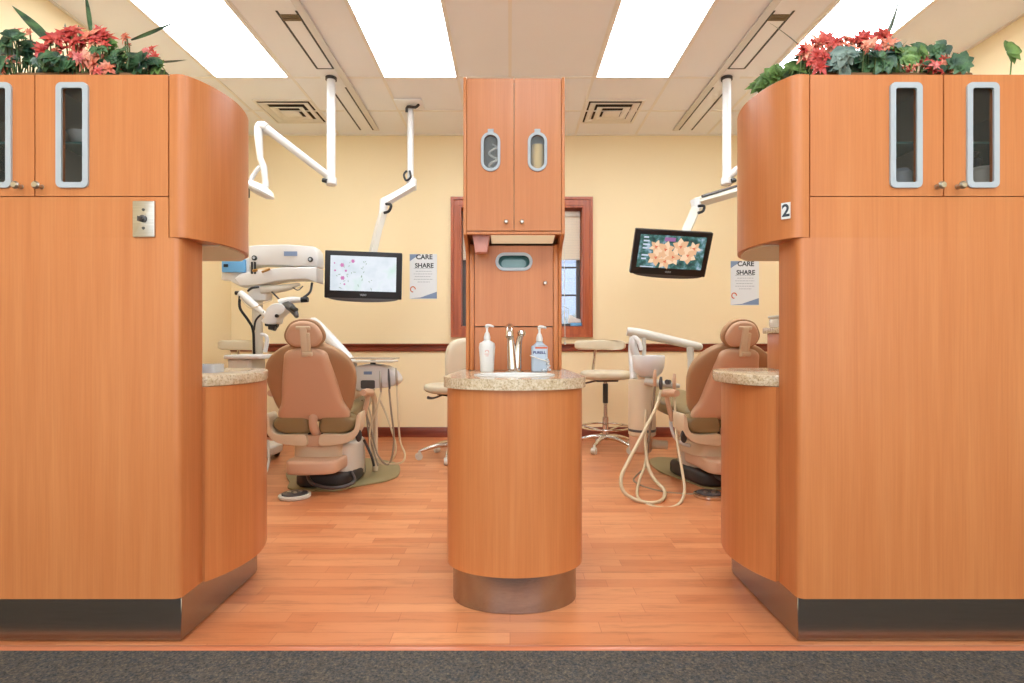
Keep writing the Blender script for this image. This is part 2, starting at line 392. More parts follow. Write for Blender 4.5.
# outside
struct('ground_outside', MB().box(-4, 5, YB+.35, YB+9, -.2, -.1), mat('snow', rgb(225, 230, 238), .8)).name = 'ground'
nb = thing('neighbouring_house', 'pale blue-grey sided house wall outside the window', 'house', (1.2, YB+6, -.1))
mb = MB()
for k in range(12): mb.box(-2, 4, YB+5.985, YB+6, -.1+k*.35, -.1+k*.35+.33)
mb.box(-2, 4, YB+6, YB+6.2, -.1, 4.1); obj('siding', mb, mat('siding', rgb(150, 164, 190), .7), nb, world=True)
sh = thing('frosty_shrub', 'frost-pale twiggy shrub low outside the window beside the tower cabinet', 'shrub', (.9, YB+2.2, -.1))
mb = MB()
for k in range(150):
    a = random.uniform(0, 6.28); r = random.uniform(.05, .5); h = random.uniform(.8, 1.5)
    p = Vector((.9+.1*math.cos(a), YB+2.2+.1*math.sin(a), -.1)); q = Vector((.9+r*math.cos(a), YB+2.2+r*math.sin(a), h))
    mb.tube([p, (p+q)/2+Vector((0, 0, .2)), q], [.012, .008, .004], 4)
    for j in range(2): mb.leaf(q-(q-p)*random.uniform(0, .5), (random.uniform(-1, 1), random.uniform(-1, 1), .6), .12, .05)
obj('branches', mb, mat('frosted_twig', rgb(150, 160, 160), .8), sh, world=True)

# ------------------------------------------------------------ ceiling fittings
troff = thing('ceiling_light', 'x', 'ceiling light', (-2.10, 3.89, H), 0, 'recessed ceiling lights')
obj('frame', MB().plate(rr(-.315, .315, -.61, .61, .001, 1), rr(-.29, .29, -.585, .585, .001, 1), -.012, .0), GRIDM, troff)
obj('diffuser', MB().box(-.291, .291, -.586, .586, -.008, -.003), LIGHT, troff)
troff['label'] = 'bright rectangular ceiling light farthest left, above the left cabinets and microscope'
for x, y, l in ((-.73, 3.89, 'bright rectangular ceiling light between the left slot strip and the tower cabinet'), (.997, 3.89, 'bright rectangular ceiling light between the tower cabinet and the right slot strip'), (2.38, 3.89, 'bright rectangular ceiling light behind the flowers on the right cabinets'),
    ):
    dup(troff, None, (x, y, H), label=l)
for x, y in ((-1.415, .23), (1.687, .23), (.15, .23), (-1.415, -1.5), (1.687, -1.5)):
    dup(troff, None, (x, y, H), label='ceiling light over the carpeted corridor in front of the cabinets')['group'] = 'corridor ceiling lights'
def vent(x, y, l):
    t = thing('ceiling_vent', l, 'air vent', (x, y, H), 0, 'square ceiling vents')
    obj('outer_flange', MB().plate(rr(-.262, .262, -.262, .262, .004, 1), rr(-.24, .24, -.24, .24, .004, 1), -.01, 0), GRIDM, t)
    for a, i, z0, z1 in ((.225, .168, -.017, -.004), (.152, .096, -.023, -.01), (.081, .03, -.029, -.016)):
        mb = MB(); o_ = [(-a, -a), (a, -a), (a, a), (-a, a)]; i_ = [(-i, -i), (i, -i), (i, i), (-i, i)]
        vo = [mb.v((p[0], p[1], z0)) for p in o_]; vi = [mb.v((p[0], p[1], z1)) for p in i_]
        for j in range(4): mb.face([vo[j], vo[(j+1) % 4], vi[(j+1) % 4], vi[j]])
        if i < .05: mb.face(vi)
        obj('louvre', mb, GRIDM, t, solid=.002)
    obj('duct_shade', MB().box(-.24, .24, -.24, .24, -.002, -.0005), mat('duct_shade_tone', rgb(60, 48, 32), .9), t)  # flat dark sheet, shade between the louvres painted as colour
vent(-2.045, 5.17, 'square louvred ceiling vent above the microscope, left of the tower'); vent(.95, 5.17, 'square louvred ceiling vent right of the tower cabinet')
def slotstrip(xc, sgn, l, post):
    t = thing('ceiling_track', l, 'ceiling track', (xc, 4.6, H), 0)
    obj('track_panel', MB().box(xc-.09, xc+.09, 2.5, 5.65, H-.008, H-.0055, 0), CEIL, t, world=True)
    for y0, y1 in ((3.58, 4.34), (4.66, 5.6)):
        for dx in (-.064, .064): obj('slot', MB().box(xc+dx-.0075, xc+dx+.0075, y0, y1, H-.0105, H-.008), BLACK, t, world=True)
    obj('slot_end', MB().box(xc-.066, xc+.066, 4.335, 4.345, H-.011, H-.008), GREYD, t, world=True)
    obj('grille', MB().box(xc-.062, xc+.062, 3.62, 3.69, H-.012, H-.008).box(xc-.05, xc+.05, 3.635, 3.645, H-.016, H-.011).box(xc-.05, xc+.05, 3.66, 3.67, H-.016, H-.011), mat('olive_grille', rgb(120, 104, 74), .6), t, world=True)
    x = xc+sgn*.103
    obj('white_rail', MB().box(x-.027, x+.027, 2.5, 5.6, H-.018, H-.006, .002), WHITE, t, world=True)
slotstrip(-1.457, 1, 'long slotted ceiling track with white rail over the left operatory', None)
slotstrip(1.785, -1, 'long slotted ceiling track with white rail over the right operatory', None)

# ------------------------------------------------------------ the two cabinet runs
def cabinets(s, label, xw):
    X = lambda dx: XM+s*dx
    def O(pts): 
        q = [(X(a), b) for a, b in pts]
        return q if s < 0 else q[::-1]
    dw = abs(xw-XM)-.002
    t = thing('built_in_cabinet', label, 'cabinet', (X(1.5), 2.0, 0))
    k = dict(parent=t, world=True)
    arc = [(1.034-.022*math.sin(R(a)), 1.822-.022*math.cos(R(a))) for a in range(0, 91, 15)]
    obj('face_panel', MB().prism(O([(dw, 1.80)]+arc+[(1.012, 1.93), (dw, 1.93)]), .157, 1.34).box(*sorted((X(1.05), X(dw))), 1.80, 1.93, 1.34, 1.473), WOOD, **k)
    # toe kick
    obj('toe_kick', MB().prism(O([(dw, 1.83), (1.025, 1.83), (1.025, 2.36), (1.035, 2.40), (1.07, 2.42), (dw, 2.42)]), .004, .157, .002, 1), STEEL, **k)
    obj('toe_lip', MB().box(*sorted((X(1.2), X(dw))), 1.822, 1.83, .15, .156), NICKEL, **k)
    # lower rounded end
    c = smooth([(1.0, 1.925), (.962, 2.0), (.937, 2.09), (.930, 2.18), (.949, 2.29), (.997, 2.40), (1.075, 2.475), (1.2, 2.5)], 6)
    obj('base_end', MB().prism(O(c+[(dw-.4, 2.5), (dw-.4, 1.931), (1.0, 1.931)]), .157, .84, .002, 1), WOOD, **k)
    # upper: rounded end pod
    c = smooth([(1.048, 1.80), (1.0, 1.804), (.96, 1.87), (.937, 1.96), (.935, 2.05), (.957, 2.15), (1.0, 2.24), (1.048, 2.29)], 7)
    obj('rounded_end', MB().prism(O(c), 1.34, 1.875, .0015, 1), WOOD, **k)
    c2 = [(a+.014*(1 if a < 1.04 else 0), b+(.012 if b < 1.9 else 0)) for a, b in c if b > 1.93]
    obj('underside', MB().prism(O([(1.4, 1.935), (.96, 1.935)]+c2+[(1.4, 2.29)]), 1.334, 1.3399), CREAM, **k)
    # carcass with real interior
    def bx(n, a0, a1, y0, y1, z0, z1, m): return obj(n, MB().box(*sorted((X(a0), X(a1))), y0, y1, z0, z1), m, **k)
    bx('cabinet_bottom', 1.052, dw, 1.93, 2.285, 1.341, 1.478, WOOD)
    bx('cabinet_top', 1.052, dw, 1.82, 2.285, 1.862, 1.875, WOOD)
    bx('cabinet_back', 1.052, dw, 2.265, 2.285, 1.478, 1.862, INT)
    bx('divider', 1.052, 1.068, 1.82, 2.265, 1.478, 1.862, INT); bx('divider', 1.478, 1.494, 1.82, 2.265, 1.478, 1.862, INT)
    bx('divider', 1.92, 1.936, 1.82, 2.265, 1.478, 1.862, INT)
    bx('bottom_board', 1.068, 1.92, 1.82, 2.265, 1.478, 1.486, INT)
    bx('shelf', 1.07, 1.476, 1.86, 2.25, 1.668, 1.676, SHELF); bx('shelf', 1.496, 1.918, 1.86, 2.25, 1.668, 1.676, SHELF)
    bx('blank_front', 1.93, dw, 1.80, 1.82, 1.476, 1.873, WOOD)
    for a0, a1, w0, kn in ((1.051, 1.485, 1.309, 1.465), (1.489, 1.925, 1.560, 1.532)):
        x0, x1 = sorted((X(a0), X(a1))); q0, q1 = sorted((X(w0), X(w0+.105)))
        hole = rr(q0+.012, q1-.012, 1.514, 1.834, .01)
        d = obj('door', MB().plate(rr(x0, x1, 1.476, 1.873, .001, 1), hole, -.018, 0, front(1.80)), WOOD, **k)
        obj('window_frame', MB().plate(rr(q0, q1, 1.502, 1.846, .018), rr(q0+.018, q1-.018, 1.520, 1.828, .008), 0, .007, front(1.80)), GREYP, parent=d, world=True)
        obj('glass', MB().prism(rr(q0+.014, q1-.014, 1.516, 1.832, .01), -.01, -.006, M=front(1.80)), GLASS, parent=d, world=True)
        xk = X(kn)
        obj('knob', MB().lathe([(.0085, 0), (.006, .004), (.006, .014), (.012, .019), (.0132, .024), (.009, .03), (0, .031)], M=Matrix.Translation((xk, 1.80, 1.506)) @ FR, seg=16), NICKEL, parent=d, world=True)
    return t
cabL = cabinets(-1, 'left run of honey wood cabinets with rounded end and steel toe kick, flowers on top', XL)
cabR = cabinets(1, 'right run of honey wood cabinets with rounded end and steel toe kick, marked 2', XR)
def counter(s, xw, label, over):
    X = lambda dx: XM+s*dx
    c = smooth([(.998, 1.932), (.955-over, 2.0), (.925-over, 2.09), (.917-over, 2.18), (.942-over, 2.29), (.995-over, 2.41), (1.07, 2.49), (1.2, 2.515)], 6)
    pts = [(X(a), b) for a, b in c+[(1.9, 2.515), (1.9, 1.932)]]
    o = obj('granite_countertop', MB().prism(pts if s < 0 else pts[::-1], .8405, .88, .006, 2), GRANITE, cat='countertop', label=label)
counter(-1, XL, 'speckled granite countertop on rounded end of left cabinets', 0)
counter(1, XR, 'speckled granite countertop on rounded end of right cabinets, with raised ledge', .03)
# raised ledge on the right counter
t = thing('raised_ledge', 'small wooden riser with granite top standing on the right countertop', 'ledge', (1.4, 2.35, .88))
obj('riser', MB().box(1.15, 1.7, 2.27, 2.46, .8805, 1.035, .002), WOOD, t, world=True)
obj('ledge_top', MB().box(1.135, 1.71, 2.255, 2.475, 1.0355, 1.06, .004), GRANITE, t, world=True)
t = thing('tissue_tub', 'translucent white plastic tub on the raised granite ledge at right', 'tub', (1.20, 2.38, 1.06))
obj('tub_body', MB().prism(rr(-.062, .062, -.05, .05, .02), 0.0005, .04, .004), CLEAR, t)
obj('tub_lid', MB().prism(rr(-.066, .066, -.054, .054, .02), .0405, .052, .004), OFFW, t)
t = thing('plastic_tray', 'small clear plastic tray of packets on the left granite countertop', 'tray', (-1.19, 2.14, .88))
obj('tray_shell', MB().plate(rr(-.06, .06, -.045, .045, .015), rr(-.053, .053, -.038, .038, .012), .0005, .032).prism(rr(-.053, .053, -.038, .038, .012), .001, .003), CLEAR, t)
for k in range(4): obj('packet', MB(Matrix.Translation((-.03+.02*k, -.003+.008*(k % 2), .02)) @ Matrix.Rotation(.4*k-.6, 4, 'Z') @ Matrix.Rotation(.3, 4, 'Y')).box(-.014, .014, -.022, .022, -.002, .002, .001), WHITE if k % 2 else BLUE, t)
# switch plate and number sign
t = thing('switch_plate', 'brushed steel key switch plate on the left cabinet face', 'light switch', (-1.196, 1.80, 1.40))
obj('plate', MB().prism(rr(-.036, .036, -.059, .059, .004), .0003, .006, .002, M=FR), NICKEL, t)
obj('key_switch', MB().lathe([(.012, .006), (.012, .012), (.008, .014), (.008, .018), (0, .018)], M=FR).box(-.0025, .0025, -.034, -.012, -.012, .004, .001), GREYD, t)
for z in (.03, -.03): obj('screw', MB(Matrix.Translation((0, 0, z))).lathe([(.005, .006), (.004, .0085), (0, .009)], M=FR, seg=12), GREYD, t)
th = R(-40)
t = thing('number_sign', 'white number 2 sticker on the rounded end of the right cabinets', 'sign', (.9125, 1.819, 1.432), th)
obj('card', MB().box(-.014, .014, -.002, -.0005, -.027, .027), WHITE, t)
obj('numeral', text_mb(MB(), '2', .056, Matrix.Translation((0, -.0022, -.001)) @ FR @ Matrix.Scale(.85, 4, (1, 0, 0))), INK, t, label='black numeral 2')
# things kept inside the glazed cupboards
def lath(name, label, cat, loc, prof, m, seg=20, **k): return obj(name, MB().lathe(prof, seg=seg), m, loc=loc, label=label, cat=cat, **k)
lath('bowl', 'small white bowl on green shelf behind the glass of the left cabinet door', 'bowl', (-1.48, 1.92, 1.677), [(.02, 0), (.045, .02), (.055, .045), (.052, .045), (.04, .02), (0, .006)], WHITE)
lath('canister', 'pale canister behind the glass door at far right, below the shelf', 'canister', (1.645, 1.92, 1.4865), [(.035, 0), (.04, .004), (.04, .106), (.043, .108), (.043, .116), (0, .118)], OFFW)
lath('dark_bottle', 'dark pump bottle on the canister behind the far right glass door', 'bottle', (1.628, 1.92, 1.6045), [(.014, 0), (.016, .004), (.016, .03), (.007, .04), (.007, .052), (.012, .054), (0, .06)], BLACK)
lath('jar', 'grey jar behind the glass of the right cabinet door nearest the tower', 'jar', (1.365, 1.92, 1.4865), [(.03, 0), (.034, .004), (.034, .1), (.02, .115), (0, .116)], GREYP)

# ------------------------------------------------------------ the sink pedestal and tower
XC = .018
def dshape(a, b, yc, yb, n=28, back=None):
    p = [(XC-a*math.cos(math.pi*k/n), yc-b*math.sin(math.pi*k/n)**.92) for k in range(n+1)]
    return p+[(XC+(back or a), yb), (XC-(back or a), yb)]
t = thing('sink_pedestal', 'bow-fronted honey wood sink pedestal with steel toe kick in the middle', 'sink cabinet', (XC, 2.4, 0))
obj('body', MB().plate(dshape(.264, .192, 2.172, 2.84), [(XC+.17*math.cos(2*math.pi*k/48), 2.215+.13*math.sin(2*math.pi*k/48)) for k in range(48)], .147, .824), WOOD, t, world=True)
obj('toe_kick', MB().prism(dshape(.242, .165, 2.178, 2.8), .001, .147, .001, 1), STEEL, t, world=True)
obj('toe_seam', MB().box(XC+.19, XC+.194, 2.078, 2.084, .002, .146), GREYD, t, world=True)
ell = [(XC+.155*math.cos(2*math.pi*k/48), 2.215+.115*math.sin(2*math.pi*k/48)) for k in range(48)]
t = obj('granite_countertop', MB().plate(dshape(.278, .207, 2.172, 2.86, back=.24), ell, .8245, .864), GRANITE, cat='countertop', label='bow-fronted speckled granite sink counter on the middle pedestal')
mb = MB(); prof = [(1.05, .8645), (1.05, .868), (1.0, .869), (.97, .862), (.9, .80), (.7, .76), (.3, .745), (.12, .743)]
rings = [[mb.v((XC+.155*a*math.cos(2*math.pi*k/48), 2.215+.115*a*math.sin(2*math.pi*k/48), z)) for k in range(48)] for a, z in prof]
for a, c in zip(rings, rings[1:]):
    for k in range(48): mb.face([a[k], a[(k+1) % 48], c[(k+1) % 48], c[k]])
mb.face(rings[-1])
sk = thing('sink_basin', 'oval white sink basin set in the granite of the middle pedestal', 'sink', (XC, 2.215, .864))
obj('bowl', mb, WHITE, sk, world=True)
obj('drain', MB().lathe([(.018, 0), (.018, .004), (.01, .003), (0, .002)], (XC, 2.215, .744)), CHROME, sk, world=True)
# tower
t = thing('tower_cabinet', 'tall honey wood tower cabinet with oval windows above the sink', 'cabinet', (XC, 2.7, .864))
k = dict(parent=t, world=True)
prof = [(2.60, .865), (2.86, .865), (2.86, 2.178), (2.449, 2.178), (2.449, 1.478), (2.47, 1.465), (2.53, 1.45), (2.585, 1.42), (2.60, 1.38)]
for s in (-1, 1):
    x0, x1 = sorted((XC+s*.211, XC+s*.2265)); obj('side_panel', MB().prism(prof, x0, x1, .004, 3, M=SIDE), WOOD, **k)
    x0, x1 = sorted((XC+s*.188, XC+s*.21)); obj('stile', MB().box(x0, x1, 2.607, 2.64, .865, 1.46, .003), WOOD, **k)
obj('lower_front', MB().box(XC-.187, XC+.187, 2.622, 2.64, .865, 1.068), WOOD, **k)
obj('top_panel', MB().box(XC-.2105, XC+.2105, 2.47, 2.86, 2.16, 2.177), WOOD, **k)
obj('upper_floor', MB().box(XC-.2105, XC+.2105, 2.47, 2.86, 1.492, 1.507), WOOD, **k)
obj('back_panel', MB().box(XC-.2105, XC+.2105, 2.85, 2.86, .865, 2.16), INT, **k)
obj('centre_divider', MB().box(XC-.006, XC+.006, 2.47, 2.85, 1.508, 2.16), INT, **k)
obj('front_rail', MB().box(XC-.2105, XC+.2105, 2.455, 2.475, 1.478, 1.492, .002), WOOD, **k)
obj('light_lens', MB().prism([(2.48, 1.49), (2.60, 1.49), (2.60, 1.462), (2.485, 1.478)], XC-.105, XC+.185, .002, 1, M=SIDE), LENS, **k)
for s in (-1, 1):
    x0, x1 = sorted((XC+s*.0015, XC+s*.2095)); xw = XC+s*.104
    d = obj('door', MB().plate(rr(x0, x1, 1.494, 2.172, .001, 1), rr(xw-.034, xw+.034, 1.766, 1.922, .034, 10), -.018, 0, front(2.45)), WOOD, **k)
    obj('window_frame', MB().plate(rr(xw-.043, xw+.043, 1.757, 1.931, .043, 10), rr(xw-.031, xw+.031, 1.769, 1.919, .031, 10), 0, .008, front(2.45)).box(xw-.013, xw+.013, 2.442, 2.45, 1.93, 1.945, .002), GREYP, parent=d, world=True)
    obj('glass', MB().prism(rr(xw-.036, xw+.036, 1.764, 1.924, .035, 8), -.01, -.006, M=front(2.45)), GLASS2, parent=d, world=True)
    obj('knob', MB().lathe([(.006, 0), (.004, .004), (.004, .012), (.0085, .016), (.0095, .021), (.006, .025), (0, .026)], M=Matrix.Translation((XC+s*.035, 2.45, 1.53)) @ FR, seg=16), NICKEL, parent=d, world=True)
xw = XC+.001
d = obj('lower_door', MB().plate(rr(XC-.186, XC+.186, 1.073, 1.455, .001, 1), rr(xw-.078, xw+.078, 1.346, 1.412, .033, 10), -.018, 0, front(2.615)), WOOD, **k)
obj('window_frame', MB().plate(rr(xw-.088, xw+.088, 1.336, 1.422, .043, 10), rr(xw-.074, xw+.074, 1.350, 1.408, .029, 10), 0, .008, front(2.615)), GREYP, parent=d, world=True)
obj('knob', MB().lathe([(.006, 0), (.004, .004), (.004, .012), (.0085, .016), (.0095, .021), (.006, .025), (0, .026)], M=Matrix.Translation((.166, 2.615, 1.276)) @ FR, seg=16), NICKEL, parent=d, world=True)
obj('inner_shelf', MB().box(XC-.205, XC+.205, 2.66, 2.84, 1.33, 1.337), INT, **k)
# contents of the tower
bx = thing('glove_box', 'teal-green glove box seen through the low oval window of the tower', 'box', (XC, 2.72, 1.3375))
mb = MB().box(-.11, .11, -.05, .05, 0, .085, .003); obj('carton', mb, mat('teal_carton', rgb(96, 150, 150), .4), bx)
obj('glove_slot', MB().prism(rr(-.06, .06, .02, .06, .02), .0505, .052, M=FR), mat('teal_film', rgb(150, 190, 190), .3), bx)
rl = thing('paper_roll', 'yellow paper roll seen through the right oval window of the tower', 'roll', (XC+.108, 2.505, 1.77))
SH2 = obj('stand_block', MB().box(XC-.2, XC+.2, 2.475, 2.845, 1.755, 1.763), INT, **k); SH2.name = 'upper_shelf'
rl.location.z = 1.7635
obj('roll_body', MB().lathe([(.028, 0), (.03, .003), (.03, .125), (.028, .128), (.01, .128), (.01, .1), (0, .1)]), mat('yellow_paper', rgb(226, 190, 110), .6), rl)
cc = obj('coiled_cable', MB().tube([(XC-.104+.02*math.cos(a*.5)+.012, 2.495+.012*math.sin(a*.5), 1.769+a*.0045) for a in range(0, 30)], .0055, 6, 2), OFFW, cat='cable', label='pale coiled cable behind the left oval window of the tower')
# cup dispenser
t = thing('cup_dispenser', 'pink plastic cup dispenser hanging under the tower cupboard', 'dispenser', (-.132, 2.53, 1.4915))
mb = MB(); a = [(-.04, -.035), (.04, -.035), (.04, .035), (-.04, .035)]
lo = [mb.v((x*.68, y*.7, -.085)) for x, y in a]; hi = [mb.v((x, y, -.0005)) for x, y in a]
fs = [mb.face(lo[::-1]), mb.face(hi)]+[mb.face([lo[i], lo[(i+1) % 4], hi[(i+1) % 4], hi[i]]) for i in range(4)]
mb.bm.normal_update(); mb._bev(fs, .004, 2); obj('shell', mb, PINK, t)
# faucet
t = thing('faucet', 'tall chrome faucet with lever behind the sink basin', 'faucet', (.018, 2.44, .864))
obj('base', MB().lathe([(.034, .0005), (.034, .006), (.026, .014), (.02, .02), (0, .02)], sx=1.2), CHROME, t)
obj('spout', MB().tube([(-.008, 0, .015), (-.012, 0, .09), (-.016, -.002, .15), (-.02, -.02, .19), (-.02, -.06, .2), (-.02, -.1, .18), (-.02, -.112, .155)], [.024, .02, .016, .017, .016, .015, .017], 14, 5), CHROME, t)
obj('lever', MB().tube([(.012, .01, .015), (.016, .01, .08), (.022, .004, .135), (.03, -.004, .165)], [.022, .018, .014, .012], 12, 4).lathe([(0, -.018), (.016, -.012), (.02, 0), (.016, .012), (0, .018)], (.033, -.006, .172), 14), CHROME, t)
# soap bottles
def pumpz(t, z0, m):
    obj('pump', MB().lathe([(.013, z0), (.015, z0+.002), (.015, z0+.014), (.011, z0+.03), (.007, z0+.036), (.005, z0+.04), (.005, z0+.056), (0, z0+.056)], seg=18).tube([(0, 0, z0+.056), (0, 0, z0+.064), (.012, -.006, z0+.066), (.03, -.012, z0+.06)], [.008, .009, .006, .004], 10, 2), m, t)
t = thing('soap_bottle', 'white pump soap bottle left of the faucet', 'soap bottle', (-.103, 2.47, .864))
mb = MB(); oval = lambda a, b: [(a*math.cos(2*math.pi*i/28), b*math.sin(2*math.pi*i/28)) for i in range(28)]
def loft(secs):
    mb = MB(); rs = [[mb.v((x, y, z)) for x, y in oval(a, b)] for a, b, z in secs]
    for p, q in zip(rs, rs[1:]):
        for i in range(28): mb.face([p[i], p[(i+1) % 28], q[(i+1) % 28], q[i]])
    mb.face(rs[0][::-1]); mb.face(rs[-1]); return mb
obj('bottle_body', loft([(.028, .018, .0005), (.031, .02, .006), (.033, .022, .06), (.037, .023, .11), (.034, .022, .128), (.018, .014, .138), (.013, .013, .142)]), WHITE, t)
pumpz(t, .142, WHITE)
obj('print', MB().tube([(-.008, -.0225, .09), (-.002, -.0235, .097), (.006, -.023, .095), (.009, -.0228, .087)], .0012, 6, 3).tube([(-.01, -.022, .08), (.01, -.0225, .08)], .0012, 6).tube([(-.006, -.0215, .072), (.008, -.022, .072)], .001, 6), REDINK, t, label='faint orange print')
t = thing('sanitizer_bottle', 'clear pump bottle of blue-tinted hand sanitizer right of the faucet', 'sanitizer bottle', (.132, 2.47, .864))
obj('bottle_body', MB().prism(rr(-.037, .037, -.02, .02, .014), .0005, .118, .006), GEL, t)
obj('shoulder', MB().lathe([(.03, .1185), (.018, .128), (.013, .136), (0, .136)], seg=20, sy=.6), GEL, t)
pumpz(t, .136, WHITE)
obj('label_band', MB().box(-.02, .034, -.0208, -.0202, .104, .112), REDINK, t, label='red band')
obj('lettering', text_mb(MB(), 'PURELL', .017, Matrix.Translation((-.001, -.0212, .086)) @ FR, .0004), mat('navy_ink', rgb(50, 56, 110), .5), t, label='dark blue lettering')
cr = thing('bead_chain', 'white beaded cord looped round the sanitizer bottle', 'cord', (.165, 2.45, .8645))
obj('cord', MB().tube([P(530, 355.5, 2.444), P(538, 358.5, 2.44), P(546, 361, 2.444), P(549, 364, 2.46)], .0028, 6, 5), OFFW, cr, world=True)
mb = MB()
for i, (dx, dz) in enumerate(((.001, .055), (.006, .045), (.002, .036), (.009, .027), (.003, .018), (.012, .01), (-.008, .01), (-.02, .008))): mb.lathe([(0, -.007), (.006, -.004), (.007, 0), (.006, .004), (0, .007)], (dx, 0, dz), 10)
obj('beads', mb, CLEAR, cr)

# ------------------------------------------------------------ flowers on the cabinets
def flowers(name, label, X0, X1, yc, reds, leaves, blades, z0=1.876):
    t = thing(name, label, 'flower arrangement', ((X0+X1)/2, yc, z0))
    obj('planter', MB().prism(rr(X0, X1, yc-.09, yc+.09, .02), z0, z0+.05, .004), mat('wicker', rgb(120, 88, 56), .8), t, world=True)
    for grp, m, n in leaves:
        mb = MB(); ms = mb
        for k in range(int(n*1.5) if n > 1 else 1):
            px, py, D = grp[k % len(grp)]; c = P(px, py, D)+Vector((random.uniform(-.03, .03), random.uniform(-.06, .08), random.uniform(-.018, .018)))
            base = Vector((c.x+random.uniform(-.02, .02), c.y, z0+.04)); ms.tube([base, (base+c)/2+Vector((.01, 0, .01)), c], .0022, 5)
            a0 = random.uniform(0, 6.28); L = random.uniform(.04, .068)
            fn = Vector((random.uniform(-.5, .5), -1, random.uniform(.1, .9))).normalized(); u = fn.cross(Vector((0, 0, 1))).normalized(); v = u.cross(fn)
            for j in range(5):
                a = a0+(j-2)*.62; d = u*math.cos(a)+v*math.sin(a)
                mb.leaf(c, d+fn*.15, L*(1-.13*abs(j-2)), L*.62, .25, side=(d.cross(fn)).normalized(), n=4)
        obj('leaves', mb, m, t, world=True)
    more = []
    for q in reds:
        more.append((q[0], q[1], q[2], q[3]*.82, q[4]))
        more.append((q[0]+random.uniform(-6, 6), q[1]+random.uniform(-4, 6), q[2]-random.uniform(-.03, .03), q[3]*random.uniform(.45, .65), random.choice((RED, PNK, SALM, q[4]))))
        more.append((q[0]+random.uniform(-9, 9), q[1]+random.uniform(-5, 8), q[2]-random.uniform(-.03, .04), q[3]*random.uniform(.35, .5), random.choice((RED, PNK, RED))))
    for px, py, D, sz, m in more:
        c = P(px, py, D); mb = MB(); base = Vector((c.x, c.y+.02, z0+.04))
        fn = Vector((random.uniform(-.6, .6), -1, random.uniform(-.1, .8))).normalized(); u = fn.cross(Vector((0, 0, 1))).normalized(); v = u.cross(fn)
        np_ = random.choice((5, 6, 6))
        for ring, (L, lift) in enumerate(((sz, .3), (sz*.78, .75), (sz*.5, 1.6))):
            for j in range(np_):
                a = 2*math.pi*(j+ring*.5)/np_+random.uniform(-.2, .2); d = u*math.cos(a)+v*math.sin(a)+fn*lift
                mb.leaf(c, d, L*random.uniform(.8, 1.2), L*.46, random.uniform(.2, .6), side=(d.cross(fn)).normalized(), n=5)
        b = obj('blossom', mb, m, t, world=True)
        obj('blossom_stem', MB().tube([base, c-fn*.004], .0025, 5), STEM, b, world=True)
    for (p0, p1, D, w, m) in blades:
        a, b = P(*p0, D), P(*p1, D+.04); mb = MB(); mb.leaf(a, b-a, (b-a).length, w, .06, side=Vector((b.z-a.z, .3, -(b.x-a.x))).normalized(), n=8)
        obj('blade_leaf', mb, m, t, world=True)
    return t
Ld = [(8+k*7.4, 62+(k % 3)*5, 1.93+.03*(k % 3)) for k in range(20)]
Ldark = [(22, 48, 1.93), (30, 56, 1.95), (38, 64, 1.93), (54, 66, 1.95), (66, 66, 1.92), (74, 68, 1.9), (104, 58, 1.93), (112, 64, 1.92), (118, 68, 1.9), (132, 60, 1.92), (140, 62, 1.9), (150, 66, 1.93), (10, 68, 1.92), (90, 66, 1.93)]
redL = [(4, 62, 1.9, .05, SALM), (10, 58, 1.93, .045, SALM), (15, 34, 1.95, .04, SALM), (24, 36, 1.95, .03, SALM), (42, 50, 1.92, .04, RED), (55, 40, 1.92, .06, RED), (66, 38, 1.95, .055, RED), (73, 32, 1.95, .05, RED), (80, 42, 1.9, .05, RED), (90, 38, 1.9, .06, SALM), (98, 33, 1.92, .045, RED),
        (107, 40, 1.92, .055, RED), (86, 60, 1.89, .05, SALM), (94, 64, 1.88, .045, SALM), (98, 56, 1.9, .035, SALM), (108, 68, 1.88, .04, SALM), (126, 38, 1.95, .03, SALM), (152, 50, 1.95, .03, RED), (155, 57, 1.95, .03, RED), (46, 55, 1.93, .04, RED), (78, 52, 1.9, .045, RED), (0, 66, 1.9, .05, SALM), (62, 50, 1.93, .04, RED), (74, 56, 1.9, .035, SALM)]
blL = [((52, 46), (11, 1), 1.98, .04, LEAF), ((91, 36), (86, -12), 1.98, .016, LEAF), ((131, 40), (178, 22), 1.98, .013, LEAF), ((80, 38), (79, 24), 1.98, .018, LEAF), ((76, 38), (75, 27), 1.99, .01, LEAF3), ((64, 38), (66, 22), 1.99, .01, LEAF2), ((152, 62), (188, 61), 2.0, .01, LEAF2), ((38, 50), (28, 38), 1.96, .02, LEAF)]
flowers('flower_arrangement', 'red and salmon silk flowers with dark leaves on the left cabinets', -1.72, -1.30, 1.98, redL, [(Ldark, LEAF, 42), (Ld, LEAF2, 10), ([(118, 52, 1.95), (124, 56, 1.93), (150, 66, 1.9)], LEAF3, 5)], blL)
ff = MB()
redR = [(k, y, D, s, m) for k, y, D, s, m in ((806, 52, 1.9, .05, SALM), (812, 58, 1.9, .05, RED), (818, 44, 1.92, .05, SALM), (826, 40, 1.92, .045, RED), (836, 46, 1.9, .05, SALM), (844, 40, 1.92, .05, SALM), (856, 44, 1.93, .05, RED), (864, 38, 1.93, .05, RED), (870, 46, 1.9, .045, SALM), (884, 38, 1.93, .055, RED), (888, 44, 1.9, .04, SALM),
        (820, 66, 1.88, .045, RED), (828, 52, 1.9, .04, SALM), (918, 60, 1.92, .04, RED), (926, 64, 1.9, .04, RED), (936, 66, 1.88, .04, RED), (944, 62, 1.9, .045, RED), (952, 66, 1.9, .04, SALM), (910, 66, 1.9, .035, SALM), (958, 60, 1.93, .035, RED), (964, 68, 1.9, .03, RED), (850, 50, 1.9, .04, SALM), (932, 70, 1.87, .035, RED))]
